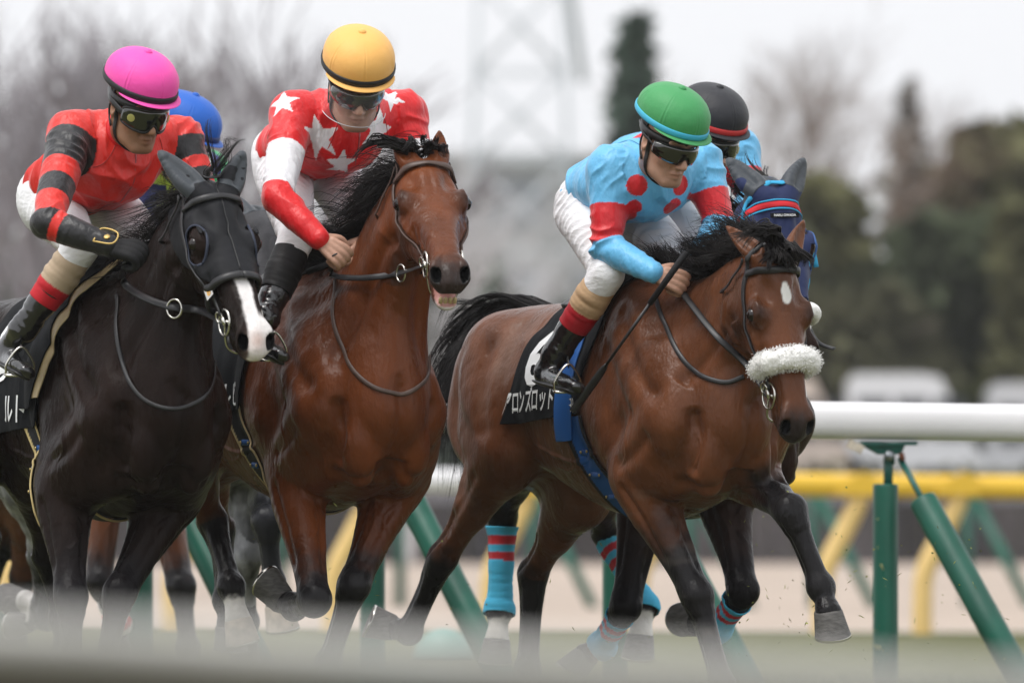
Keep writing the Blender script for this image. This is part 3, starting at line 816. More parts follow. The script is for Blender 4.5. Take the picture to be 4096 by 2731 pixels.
# ---------------------------------------------------------------- horses
class Horse: pass
BAY = (0.118, 0.041, 0.0165)
def horse(name, label, O_px, Y0, heading, cfg, vox=0.0055, group='racehorses galloping in a pack'):
    h = Horse(); th = R(heading)
    h.F = A3(math.sin(th), -math.cos(th), 0); h.L = A3(math.cos(th), math.sin(th), 0)
    w0 = at(O_px[0], O_px[1], Y0)          # the withers
    h.O = A3(w0[0], w0[1], w0[2] - 1.585)
    h.Y0 = Y0
    Mx = np.stack([h.F, h.L, A3(0, 0, 1)])
    h.M = Mx
    loc = lambda p: Mx @ (np.asarray(p) - h.O)
    wor = lambda P: np.asarray(P) @ Mx + h.O
    h.loc, h.wor = loc, wor
    pin = lambda t: loc(at(t[0], t[1], Y0 + t[2]))
    S = SDF(vox); C = cfg
    wid = C.get('wide', 1.0)
    LV = A3(0, 1, 0)
    # trunk: u, centre height, half height, half width
    T = [(-1.13, 1.17, .16, .10), (-1.04, 1.18, .26, .18), (-.90, 1.19, .31, .245), (-.72, 1.205, .305, .265), (-.55, 1.215, .295, .27),
         (-.35, 1.18, .33, .285), (-.15, 1.165, .375, .28), (.05, 1.17, .40, .255), (.22, 1.165, .365, .235), (.36, 1.13, .28, .215), (.46, 1.10, .19, .17)]
    S.chain([(u, 0, c, b * wid, a) for u, c, a, b in T], LV, 0.03, 3)
    S.chain([(-.25, 0, 1.50, .05, .04), (-.05, 0, 1.545, .045, .045), (.08, 0, 1.53, .05, .05), (.2, 0, 1.46, .06, .06)], LV, 0.07, 3)
    # neck and head
    poll, muz = pin(C['poll']), pin(C['muzzle'])
    hx = unit(muz - poll); hd = Mx @ unit(C['face']); hd = unit(hd - hx * hd.dot(hx)); hl = np.cross(hd, hx)
    if hl[1] < 0 and abs(hl[1]) > 0.3 and False: hl = -hl
    hs = C.get('head_scale', np.linalg.norm(muz - poll) / 0.635)
    HP = lambda s, y, l: poll + (hx * s + hd * y + hl * l) * hs
    h.HP = lambda s, y, l: wor(HP(s, y, l)); h.hx, h.hd, h.hl = hx @ Mx, hd @ Mx, hl @ Mx; h.hs = hs
    nb = A3(.26, 0, 1.24); ne = HP(.075, -.075, 0)
    n1, n2 = lerp(nb, ne, .4), lerp(nb, ne, .74)
    ar = C.get('arch', 0.05); ax = unit(ne - nb); nd = unit(A3(0, 0, 1) - ax * ax[2])
    if C.get('neck_dorsal') is not None: nd = unit(A3(*C['neck_dorsal']) - ax * ax.dot(A3(*C['neck_dorsal'])))
    n1, n2 = n1 + nd * ar * .5, n2 + nd * ar
    hlat = hl if hl[1] > 0 else -hl
    l1, l2 = unit(lerp(LV, hlat, .35)), unit(lerp(LV, hlat, .75))
    S.chain([(*nb, .165 * wid, .30), (*n1, .118 * wid, .215), (*n2, .092, .155), (*ne, .078, .115)], np.stack([LV, l1, l2, hlat]), 0.06, 5)
    h.crest = [wor(q) for q in (A3(.02, 0, 1.585), n1 + nd * .205, n2 + nd * .15, HP(-.015, .03, 0))]
    # jugular groove and brachial muscle
    for sg in (-1, 1):
        S.chain([(*(nb + A3(.20, sg * .105, -.10)), .06, .06), (*(n1 - nd * .12 + l1 * sg * .07), .045, .05), (*(n2 - nd * .09 + l2 * sg * .055), .035, .04), (*HP(.12, -.16, (sg if hl[1] > 0 else -sg) * .04), .03, .03)], None, 0.035, 4)
    op = C.get('mouth', 0.0); h.nost = []
    S.chain([(*HP(s, y, 0), ra * hs, rb * hs) for s, y, rb, ra in
             [(-.02, -.055, .055, .055), (.04, -.05, .07, .080), (.10, -.05, .075, .096), (.17, -.05, .074, .102), (.23, -.052, .070, .097),
              (.32, -.05, .062, .078), (.42, -.05, .056, .058), (.50, -.05, .053, .048), (.565, -.054, .050, .046), (.60, -.064, .040, .040)]], hl, 0.03, 3)
    for sg in (-1, 1):
        S.chain([(*HP(s, y - op * max(0, (s - .2) * 2.2), sg * l), r * hs, r2 * hs) for s, y, l, r, r2 in
                 [(.05, -.12, .045, .04, .05), (.12, -.165, .05, .034, .065), (.20, -.165, .046, .03, .055), (.30, -.135, .034, .028, .038), (.42, -.112, .022, .025, .028), (.52, -.108, .014, .024, .026)]], hl, 0.035, 3)
        S.ell(HP(.125, -.125, sg * .056), A3(.105, .105, .034) * hs, np.stack([hx, hd, hl]), 0.03)
        S.ell(HP(.195, -.012, sg * .086), A3(.048, .030, .032) * hs, np.stack([hx, hd, hl]), 0.03)
        S.limb([HP(.22, -.062, sg * .096), HP(.28, -.068, sg * .085), HP(.36, -.07, sg * .066)], [.016 * hs, .013 * hs, .008 * hs], 0.02)
        S.limb([HP(.30, -.022, sg * .036), HP(.44, -.014, sg * .026), HP(.53, -.02, sg * .026)], [.016 * hs, .014 * hs, .012 * hs], 0.02)
        S.ell(HP(.135, .018, sg * .066), A3(.035, .014, .018) * hs, np.stack([hx, hd, hl]), 0.03, sub=True)
        S.ell(HP(.41, -.045, sg * .088), A3(.08, .03, .022) * hs, np.stack([hx, hd, hl]), 0.03, sub=True)
        nl = unit(hx * .55 + hd * .1 + hl * sg * .3)
        S.chain([(*HP(.535, -.022, sg * .036), .014 * hs, .014 * hs), (*HP(.565, -.022, sg * .046), .016 * hs, .018 * hs), (*HP(.600, -.044, sg * .049), .017 * hs, .018 * hs), (*HP(.60, -.070, sg * .038), .014 * hs, .015 * hs)], None, 0.02)
        od = unit(hx * .75 + hl * sg * .62 + hd * .25); ol = unit(hd * .8 - hx * .45 + hl * sg * .55); ol = unit(ol - od * od.dot(ol))
        h.nost.append((HP(.596, -.036, sg * .043), np.stack([od, ol, np.cross(od, ol)])))
        S.ell(h.nost[-1][0], A3(.032, .027, .0145) * hs, h.nost[-1][1], 0.006, sub=True)
        S.ell(HP(.20, -.022, sg * .118), A3(.021, .014, .015) * hs, np.stack([hx, hd, hl]), 0.008, sub=True)
    S.ell(HP(.605, -.07, 0), A3(.030, .036, .035) * hs, np.stack([hx, hd, hl]), 0.02)
    S.ell(HP(.575, -.108 - op * .85, 0), A3(.035, .020, .034) * hs, np.stack([hx, hd, hl]), 0.02)
    S.ell(HP(.53, -.125 - op * .75, 0), A3(.04, .024, .03) * hs, np.stack([hx, hd, hl]), 0.03)
    if op > 0:
        S.ell(HP(.60, -.098 - op * .25, 0), A3(.06, .02 + op * .33, .03) * hs, np.stack([hx, hd, hl]), 0.008, sub=True)
    # ears
    h.ears = []
    for i, sg in enumerate((-1, 1)):
        tip = C['ears'][i]
        if tip is None: continue
        tp = pin(tip); b0 = HP(.015, .012, sg * .048)
        a = unit(tp - b0); open_ = unit(hd * .8 + hl * sg * .35); open_ = unit(open_ - a * a.dot(open_)); el = np.cross(a, open_)
        ln = np.linalg.norm(tp - b0)
        S.chain([(*(b0 - a * .02), .028, .028), (*lerp(b0, tp, .28), .036, .027), (*lerp(b0, tp, .55), .030, .020), (*(lerp(b0, tp, .8) + open_ * .004), .019, .012), (*tp, .005, .004)], el, 0.025, 4)
        S.chain([(*(lerp(b0, tp, .20) + open_ * .026), .016, .014), (*(lerp(b0, tp, .5) + open_ * .020), .021, .015), (*(lerp(b0, tp, .82) + open_ * .013), .012, .009)], el, 0.008, 3, sub=True)
        h.ears.append((wor(b0), wor(tp), open_ @ Mx, el @ Mx))
    # shoulders, chest, quarters
    for sg in (-1, 1):
        lg = C['fore'][0 if sg < 0 else 1]
        e = pin(lg[0]); kn = pin(lg[1])
        du = np.clip((e[0] - .14) * .5, -.08, .1)
        ps = A3(.385 + du * .6, sg * .185 * wid, 1.09 + max(du, 0) * .3)
        S.chain([(-.02, sg * .10, 1.47, .05, .10), (.12, sg * .165 * wid, 1.33, .075, .15), (.28, sg * .195 * wid, 1.2, .085, .14), (*ps, .085, .105)], LV, 0.05, 3)
        S.chain([(*ps, .10, .10), (*lerp(ps, e, .5), .105, .125), (*e, .095, .11)], LV, 0.035, 3)
        S.chain([(-.05, sg * .17 * wid, 1.25, .08, .12), (.05, sg * .20 * wid, 1.08, .085, .11), (*(e + A3(-.06, 0, .05)), .07, .08)], LV, 0.05, 3)   # triceps
        S.ell(A3(.495, sg * .092 * wid, 1.0), (.095, .090 * wid, .155), None, 0.012)                    # breast muscles
        S.chain([(.44, sg * .03, .97, .05, .06), (.40, sg * .11, .93, .06, .07), (*lerp(e, kn, .12), .06, .07)], None, 0.04, 3)
        S.chain([(.36, sg * .10, 1.30, .06, .08), (.44, sg * .14, 1.16, .065, .08), (*(ps + A3(.03, -sg * .02, -.06)), .05, .07)], None, 0.03, 3)
    h.legs = []
    for sg in (-1, 1):
        P = [pin(q) for q in C['fore'][0 if sg < 0 else 1]]
        e, kn, fe, co = P[:4]
        f = lambda t: lerp(e, kn, t)
        bk = unit((e + fe) / 2 - kn + A3(1e-4, 0, 0)); ax_ = unit(kn - e)
        back = unit(A3(-1, 0, 0) + ax_ * ax_[0])
        S.limb([e, f(.22) + back * .012, f(.45) + back * .006, f(.7), f(.88), kn - ax_ * .012], [.098, .090, .074, .058, .052, .052], 0.025)
        S.limb([f(.05) - back * .02 + A3(0, sg * .03, 0), f(.35) - back * .022 + A3(0, sg * .016, 0), f(.62) - back * .008], [.060, .048, .028], 0.02)
        g = lambda t: lerp(kn, fe, t)
        S.limb([kn - ax_ * .03, kn, kn + unit(fe - kn) * .045, g(.25), g(.5), g(.82), fe], [.050, .0525, .048, .041, .0365, .037, .044], 0.02)
        S.ell(kn - back * .018, (.036, .045, .045), None, 0.02)
        fb = unit(np.cross(np.cross(unit(fe - kn), unit(co - fe) + A3(0, 0, 1e-5)), unit(fe - kn)))
        S.ell(fe - unit((kn + co) / 2 - fe + 1e-6) * -.012, (.038, .038, .04), None, 0.02)
        S.limb([fe, lerp(fe, co, .5), co], [.043, .034, .045], 0.02)
        h.legs.append(('fore', [e, kn, fe, co], pin(C['fore'][0 if sg < 0 else 1][4])))
    for sg in (-1, 1):
        hp = C['hind'][0 if sg < 0 else 1]
        if hp is None: continue
        P = [pin(q) for q in hp]
        st, hk, fe, co = P[:4]
        hip = A3(-.82, sg * .15, 1.27)
        S.chain([(*hip, .14, .21), (*lerp(hip, st, .5), .135, .205), (*(st + A3(-.02, 0, 0)), .105, .15)], LV, 0.06, 3)
        S.chain([(-1.00, sg * .11, 1.26, .10, .15), (-1.03, sg * .12, 1.11, .11, .14), (*(lerp(st, hk, .15) + A3(-.10, 0, .04)), .075, .09), (*lerp(st, hk, .55), .05, .06)], LV, 0.04, 3)
        f = lambda t: lerp(st, hk, t)
        back = unit(hk - (st + fe) / 2)
        S.limb([f(0), f(.25), f(.5), f(.75), hk], [.105, .088, .068, .05, .050], 0.03)
        S.limb([f(.45) + back * .03, f(.8) + back * .034, hk + back * .040 - unit(hk - st) * .01, hk + back * .035 + unit(fe - hk) * .05], [.022, .017, .026, .026], 0.018)
        g = lambda t: lerp(hk, fe, t)
        S.limb([hk, g(.18), g(.45), g(.8), fe], [.052, .046, .038, .038, .046], 0.02)
        S.limb([fe, lerp(fe, co, .5), co], [.045, .035, .045], 0.02)
        h.legs.append(('hind', [st, hk, fe, co], pin(hp[4])))
    for p_ in C.get('extra', []): p_(S, h)
    V, Fc = S.solve(2)
    V = sculpt(V, Fc, horse_lines(h, C, pin, HP, n1, n2, nd, LV))
    h.Vl = V
    W = wor(V)
    if np.linalg.det(Mx) < 0: Fc = Fc[:, ::-1]
    h.surf = Surf(W, Fc)
    # ---- head coordinates and leg coordinates of every vertex
    q = (V - poll) / hs
    h.hc = np.stack([q @ hx, q @ hd, q @ hl], 1)
    s_, y_, l_ = h.hc.T
    h.inhead = (s_ > -.03) & (s_ < .75) & (np.abs(l_) < .15) & (y_ > -.26 - op) & (y_ < .07)
    h.lc = []
    for kind, P, toe in h.legs:
        best = np.full(len(V), 1e9); g = np.full(len(V), -1.0)
        for i in range(3):
            a, b = P[i], P[i + 1]; ab = b - a
            t = np.clip(((V - a) @ ab) / ab.dot(ab), 0, 1)
            d = np.linalg.norm(V - a - t[:, None] * ab, axis=1)
            m = d < best; best[m] = d[m]; g[m] = i + t[m]
        g[best > (.14 if kind == 'fore' else .16)] = -1
        g[(best > .075) & (g > .9)] = -1
        h.lc.append((kind, g, best))
    col = np.tile(A3(*C.get('coat', BAY)), (len(V), 1))
    nz = fnoise(V * A3(3, 3, 3), 5)[:, None]
    col = col * (1 + .12 * nz)
    if 'paint' in C: col = C['paint'](h, V, col)
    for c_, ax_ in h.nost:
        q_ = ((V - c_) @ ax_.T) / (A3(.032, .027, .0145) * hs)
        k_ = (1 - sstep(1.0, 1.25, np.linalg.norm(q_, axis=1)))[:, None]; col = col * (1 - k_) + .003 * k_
    h.root = empty(name, h.O, label=label, cat='horse', group=group)
    h.body = add_mesh('body', W, Fc, C.get('mat', M_COAT), h.root, col=np.clip(col, 0, 1))
    # ---- eyes, hooves
    if C.get('eyes', True):
        for sg in (-1, 1):
            m = MB(); c = h.HP(.20, -.022, sg * .103); r = .024 * hs
            m.lathe(c, [(r * math.sin(a), -r * math.cos(a)) for a in np.linspace(0.05, math.pi - .05, 12)], np.stack([h.hx, h.hd, h.hl]), 20)
            m.build('eye', M_EYE, h.root)
    hoofm = C.get('hoof', [M_HOOF] * 4)
    h.hooves = []
    for i, (kind, P, toe) in enumerate(h.legs):
        make_hoof(h, P, toe, hoofm[i])
    return h

def sculpt(V, Fc, lines):
    sf = Surf(V, Fc); off = np.zeros(len(V))
    for pts, sig, dep in lines:
        if sig > .015: sig *= 1.35
        P = crom(pts, 6); Q = np.array([sf.near(p)[0] for p in P])
        lo, hi = Q.min(0) - 3 * sig, Q.max(0) + 3 * sig
        ix = np.where(((V > lo) & (V < hi)).all(1))[0]
        if len(ix) == 0: continue
        X = V[ix]; best = np.full(len(ix), 1e9); tt = np.zeros(len(ix))
        for i in range(len(Q) - 1):
            a, ab = Q[i], Q[i + 1] - Q[i]
            t = np.clip(((X - a) @ ab) / (ab.dot(ab) + 1e-12), 0, 1)
            d = ((X - a - t[:, None] * ab) ** 2).sum(1)
            m = d < best; best[m] = d[m]; tt[m] = (i + t[m]) / (len(Q) - 1)
        off[ix] += -1.05 * dep * np.exp(-best / sig ** 2) * sstep(0, .15, tt) * sstep(1, .85, tt)
    return V + sf.N * off[:, None]

def horse_lines(h, C, pin, HP, n1, n2, nd, LV):
    L = []
    for sg in (-1, 1):
        v = lambda *p: [A3(q[0], q[1] * sg, q[2]) for q in p]
        fo = [pin(q) for q in C['fore'][0 if sg < 0 else 1]]; hi = C['hind'][0 if sg < 0 else 1]
        du = np.clip((fo[0][0] - .14) * .5, -.08, .1)
        dv = A3(du, 0, 0)
        L += [(v((.06, .14, 1.50), (.20, .21, 1.36), (.34, .22, 1.22), (.44, .18, 1.13)), .024, .016),
              (v((-.10, .2, 1.44), (-.13, .27, 1.22), (-.12, .27, 1.05), (-.04, .26, .95)), .032, .016),
              (v((.03, .22, 1.38), (.17, .26, 1.22), (.30, .28, 1.08)), .020, .010),
              ([q + dv for q in v((.40, .27, 1.06), (.30, .30, .98), (.15, .30, .95))], .020, .013),
              ([q + dv for q in v((.52, .17, 1.15), (.53, .175, 1.02), (.48, .165, .90))], .018, .020),
              (v((.55, .03, .95), (.50, .1, .89), (.42, .2, .88)), .020, .016),
              ([HP(.16, -.20, sg * .05), n2 - nd * .10 + LV * sg * .12, n1 - nd * .13 + LV * sg * .16, A3(.42, sg * .12, 1.17)], .024, .018),
              ([HP(.03, -.10, sg * .1), n2 + nd * .05 + LV * sg * .12, n1 + nd * .06 + LV * sg * .16, A3(.18, sg * .2, 1.38)], .03, .010),
              (v((-.28, .3, 1.3), (-.30, .3, 1.1), (-.27, .27, .92)), .02, .003), (v((-.37, .3, 1.3), (-.40, .3, 1.1), (-.37, .27, .92)), .02, .003),
              (v((-.46, .3, 1.3), (-.50, .3, 1.1), (-.46, .27, .95)), .02, .003),
              (v((-.30, .22, 1.46), (-.5, .2, 1.45), (-.68, .2, 1.46)), .03, .008)]
        e, kn, fe, co = fo[:4]
        f = lambda t, a, b: lerp(e, kn, t) + A3(a, sg * b, 0)
        L += [([f(.05, .02, .12), f(.4, .02, .10), f(.8, .0, .07)], .014, .009), ([f(.1, .06, .0), f(.45, .06, -.02), f(.85, .05, -.02)], .014, .007), ([f(.08, .03, -.10), f(.5, .02, -.07), f(.85, 0, -.05)], .013, .007)]
        L += [([lerp(kn, fe, t) + A3(-.012, s2 * .06, 0) for t in (.12, .5, .9)], .011, .006) for s2 in (-1, 1)]
        if hi is not None:
            st, hk, f2 = [pin(q) for q in hi[:3]]
            g = lambda t, a, b: lerp(st, hk, t) + A3(a, sg * b, 0)
            L += [([A3(-.70, sg * .26, 1.44), A3(-.70, sg * .30, 1.28), st + A3(.0, sg * .13, .16), st + A3(.02, sg * .12, .02)], .028, .012),
                  ([A3(-.93, sg * .2, 1.44), A3(-.98, sg * .24, 1.25), A3(-.98, sg * .24, 1.07), g(.2, -.08, .12), g(.5, -.03, .1)], .026, .015),
                  ([A3(-.86, sg * .28, 1.42), A3(-.92, sg * .30, 1.2), g(-.1, -.06, .14)], .026, .008),
                  ([g(.15, .03, .11), g(.5, .02, .08), g(.9, .0, .06)], .016, .009),
                  ([g(.5, -.02, .07), g(.8, -.03, .06), g(1.0, -.03, .06)], .014, .012), ([g(.5, -.02, -.07), g(.8, -.03, -.06), g(1.0, -.03, -.06)], .014, .012)]
            L += [([lerp(hk, f2, t) + A3(-.012, s2 * .06, 0) for t in (.12, .5, .9)], .011, .006) for s2 in (-1, 1)]
        # veins
        f_ = lambda t, a, b: lerp(e, kn, t) + A3(a, sg * b, 0)
        L += [([f_(-.05, .06, -.06), f_(.2, .05, -.075), f_(.42, .06, -.05), f_(.7, .045, -.045)], .0058, -.0050), ([f_(.15, .07, .03), f_(.38, .06, -.02), f_(.6, .05, .02)], .005, -.004),
              (v((.05, .3, .98), (-.15, .3, .93), (-.32, .3, .95), (-.5, .3, 1.0)), .0065, -.0055), (v((-.15, .3, .93), (-.25, .3, .88), (-.38, .3, .89)), .0055, -.004),
              (v((.50, .12, 1.08), (.52, .10, 1.0), (.49, .13, .92)), .0055, -.004), (v((.30, .28, 1.2), (.24, .28, 1.1), (.27, .29, 1.0), (.2, .29, .94)), .006, -.004),
              ([HP(.25, -.04, sg * .11), HP(.30, -.075, sg * .10), HP(.37, -.07, sg * .08), HP(.43, -.05, sg * .07)], .005, -.0035), ([HP(.30, -.075, sg * .10), HP(.33, -.11, sg * .08), HP(.40, -.12, sg * .06)], .005, -.0035)]
        L += [([HP(.24, -.085, sg * .11), HP(.32, -.085, sg * .09), HP(.42, -.08, sg * .07)], .010, .006),
              ([HP(.06, -.2, sg * .08), HP(.16, -.24, sg * .06), HP(.24, -.20, sg * .06)], .012, -.005),
              ([HP(.33, -.03, sg * .1), HP(.40, -.06, sg * .09), HP(.46, -.09, sg * .07)], .006, -.004),
              ([HP(.47, -.088, sg * .07), HP(.53, -.09, sg * .07), HP(.60, -.092, sg * .05)], .006, .007),
              ([HP(.16, .0, sg * .10), HP(.185, .012, sg * .098), HP(.22, .0, sg * .10)], .007, -.005),
              ([HP(.235, -.045, sg * .12), HP(.215, -.06, sg * .12), HP(.19, -.055, sg * .12)], .007, .004)]
    L += [([A3(.52, 0, 1.2), A3(.57, 0, 1.08), A3(.56, 0, .96), A3(.45, 0, .86)], .020, .020), ([HP(.08, .04, 0), HP(.16, .04, 0), HP(.22, .03, 0)], .012, .004)]
    return L

def make_hoof(h, P, toe, m_):
    co, fe = P[3], P[2]
    fwd = unit(toe - co)                                   # down the front wall
    past = unit(co - fe)
    # the sole plane: perpendicular to 'up', which leans from the toe line back
    side = np.cross(fwd, past)
    if np.linalg.norm(side) < .05: side = np.cross(fwd, A3(0.8, 0, .6))
    side = unit(side)
    if side[1] < 0: side = -side
    n = np.cross(side, fwd)
    ln = max(np.linalg.norm(toe - co), .085)
    # sole normal: toe direction rotated 40 degrees
    best = None
    for sgn in (1, -1):
        a = R(48) * sgn
        dn = unit(fwd * math.cos(a) + n * math.sin(a))
        sc = dn.dot(past) + (0.3 * -dn[2])
        if best is None or sc > best[0]: best = (sc, dn, sgn)
    dn = best[1]; ft = unit(fwd - dn * fwd.dot(dn))
    mb = MB(); V = []; nr = 28; lev = [(-.012, .043, .0), (0, .050, .0), (.03, .055, .013), (.068, .062, .030), (.072, .0635, .031), (.080, .0635, .032), (.081, .05, .03), (.074, .03, .028)]
    for (d, r, sh) in lev:
        for j in range(nr):
            a = 2 * math.pi * j / nr
            rr = r * (1.0 if math.cos(a) > -.3 else 1 - .14 * (-.3 - math.cos(a)))
            V.append(co + dn * d + ft * (sh + rr * math.cos(a)) + side * rr * .94 * math.sin(a))
    F = []
    for i in range(len(lev) - 1):
        for j in range(nr):
            k = (j + 1) % nr
            F.append([i * nr + j, i * nr + k, (i + 1) * nr + k, (i + 1) * nr + j])
    F.append(list(range(nr))[::-1]); F.append([(len(lev) - 1) * nr + j for j in range(nr)])
    o = add_mesh('hoof', h.wor(np.array(V)), F, parent=h.root, mats=[m_, M_STEEL], fm=None)
    idx = np.zeros(len(o.data.polygons), dtype=np.int32)
    for k, pl in enumerate(o.data.polygons):
        if 4 * nr <= k < 5 * nr: idx[k] = 1
    o.data.polygons.foreach_set('material_index', idx)
    h.hooves.append(o)

def legs_paint(h, V, col, dark, start=(.35, .35), full=(.85, .8)):
    nz = fnoise(V * 18, 9) * .10
    for kind, g, d in h.lc:
        a, b = (start[0], full[0]) if kind == 'fore' else (start[1], full[1])
        w = np.where(g >= 0, sstep(a, b, g + nz), 0)
        w = (w * np.where(g < .9, sstep(.145, .085, d), 1))[:, None]
        col = col * (1 - w) + A3(*dark) * w
    return col
def sock_paint(h, V, col, leg, frm, c=(.62, .60, .56)):
    kind, g, d = h.lc[leg]
    w = np.where(g >= 0, sstep(frm, frm + .12, g + fnoise(V * 30, 4) * .09), 0)[:, None]
    return col * (1 - w) + A3(*c) * w
def head_paint(h, col, w, c):
    w = np.where(h.inhead, w, 0)[:, None]
    return col * (1 - w) + A3(*c) * w

# ---------------------------------------------------------------- tack and hair
CAMP = A3(0, CAM_Y, CAM_Z)
def pick(sf, px, py, off=0.0, Y=0.0):
    """the point of a surface that the photo shows at this pixel"""
    d = unit(at(px, py, 0) - CAMP)
    p, n = sf.ray(CAMP + d * 20, d, off, 25)
    if p is None:
        p, n = sf.near(at(px, py, Y), off)
    return p
def VY(h, px, v):
    """depth (relative to the withers) at which this picture column lies v metres to the left of the horse's midplane"""
    a = (px - 2048) / FOC
    return (v - 30 * a * h.L[0] + h.O[0] * h.L[0] + h.O[1] * h.L[1]) / (a * h.L[0] + h.L[1]) - h.Y0
def no_ears(h):
    m = np.zeros(len(h.surf.V), bool)
    for b0, tp, op, el in h.ears:
        a = tp - b0; L = np.linalg.norm(a); a = a / L; q = h.surf.V - b0; t = q @ a
        m |= (np.linalg.norm(q - t[:, None] * a, axis=1) < .075) & (t > .012) & (t < L + .03)
    return Surf(h.surf.V, h.surf.F[~m[h.surf.F].any(1)])
def loop(h, s, y0=-.09, ry=.13, rl=.12, a0=0, a1=360, n=20, tilt=0.0):
    return [h.HP(s + tilt * math.cos(R(a)), y0 + ry * math.cos(R(a)), rl * math.sin(R(a))) for a in np.linspace(a0, a1, n)]
def ring(c, n1, n2, r, th, name, parent, m_=None):
    mb = MB(); mb.torus(c, [n1, n2], r, th, 26, 8); return mb.build(name, m_ or M_STEEL, parent)
def bridle(h, m_, nose=True, brow=True, cheek=True, throat=True, off=.003, tagtext=None, s_bit=.475, sf=None):
    sf = sf or h.surf
    br = None
    def put(mb, name):
        nonlocal br
        o = mb.build(name, m_, br or h.root)
        if br is None: br = o
        return o
    mb = MB()
    for sg in (-1, 1):
        P = [h.HP(-.03, .01, sg * .05), h.HP(.02, -.02, sg * .11), h.HP(.10, -.06, sg * .12), h.HP(.24, -.085, sg * .12), h.HP(.36, -.09, sg * .10), h.HP(s_bit - .02, -.088, sg * .085)]
        sf.strap(P, .019, .004, off=off, mb=mb)
        P = [h.HP(.02, -.02, sg * .11), h.HP(.11, -.045, sg * .125), h.HP(.25, -.07, sg * .12), h.HP(.35, -.082, sg * .10)]
        if nose: sf.strap(P, .012, .003, off=off, mb=mb)
    sf.strap([h.HP(-.03, .01, -.05), h.HP(-.035, .06, 0), h.HP(-.03, .01, .05)], .02, .004, off=off, mb=mb, n=6)
    put(mb, 'bridle')
    if brow:
        mb = MB(); sf.strap([h.HP(.045, -.03, -.11), h.HP(.055, .02, -.08), h.HP(.062, .05, 0), h.HP(.055, .02, .08), h.HP(.045, -.03, .11)], .024, .005, off=off + .002, mb=mb); put(mb, 'browband')
    if nose:
        mb = MB(); sf.strap(loop(h, .375, -.075, .10, .12), .022, .004, off=off + .001, mb=mb, n=3); put(mb, 'noseband')
    if throat:
        mb = MB(); sf.strap([h.HP(.0, -.02, -.11), h.HP(.03, -.12, -.10), h.HP(.05, -.2, -.08), h.HP(.06, -.24, 0), h.HP(.05, -.2, .08), h.HP(.03, -.12, .10), h.HP(.0, -.02, .11)], .013, .003, off=off + .008, mb=mb, n=5); put(mb, 'throatlatch')
    h.bit = []
    for sg in (-1, 1):
        c, n = sf.near(h.HP(s_bit, -.092, sg * .10), .012)
        ring(c, unit(h.hx * .8 + h.hd * .6), unit(h.hd * .8 - h.hx * .6), .042, .0045, 'bit_ring', br)
        ring(c + h.hl * sg * .006 - h.hx * .03 - h.hd * .012, unit(h.hx + h.hl * .3), h.hd, .017, .004, 'bit_ring', br)
        mb = MB(); mb.tube([c, c - h.hl * sg * .05], .007, 8); mb.tube([c - h.hx * .03, c + h.hx * .01], .008, 8); mb.build('bit', M_STEEL, br)
        h.bit.append(c)
    # chin ring that joins the bit
    mb = MB(); mb.tube(crom([h.bit[0], h.HP(s_bit + .045, -.16, -.035), h.HP(s_bit + .05, -.17, .035), h.bit[1]], 6), .0042, 6); mb.build('bit_ring', M_STEEL, br)
    return br
def text_on(sf, h, txt, u0, w0, height, name, m_, parent, width=None, squash=1.0, side=-1, off=.004, shear=0.0, slope=0.0, bold=0.0):
    cu = bpy.data.curves.new('t', 'FONT'); cu.body = txt; cu.size = 1.0; cu.offset = bold; cu.resolution_u = 3
    o = bpy.data.objects.new('t', cu); COL.objects.link(o)
    dg = bpy.context.evaluated_depsgraph_get(); me = o.evaluated_get(dg).to_mesh()
    V = np.array([v.co[:] for v in me.vertices]); F = [list(p.vertices) for p in me.polygons]
    o.evaluated_get(dg).to_mesh_clear(); bpy.data.objects.remove(o)
    if len(V) == 0: return None
    V[:, 0] -= V[:, 0].min(); wd = V[:, 0].max(); hh = V[:, 1].max() - V[:, 1].min(); V[:, 1] -= V[:, 1].min()
    X = V[:, 0] / wd * (width or wd / hh * height * squash); Yv = V[:, 1] / hh * height
    P = []
    for x, y in zip(X, Yv):
        u = u0 + x + shear * y; w = w0 + y + slope * x
        p, n = sf.ray(h.wor(A3(u, side * 1.0, w)), h.L * -side, 0, 1.2)
        if p is None: p = sf.near(h.wor(A3(u, side * .3, w)))[0]
        P.append(p + h.L * side * off)
    return add_mesh(name, P, F, m_, parent, smooth=False)
def cloth(h, f, name, m_, off=.010, thick=.004, colf=None, seed=0):
    V = h.Vl
    r = h.surf.clip(f, off, thick, name, m_, h.root, colf=colf, bump=lambda P: .004 * fnoise(P * A3(14, 14, 6), seed, 2))
    h_o, VV, FF = r
    return h_o, Surf(VV, FF)
M_GIRTH = mat('girth_webbing', attr=True, rough=.7, spec=.3, bump=.001, bscale=260, stretch=(1, 1, .2))
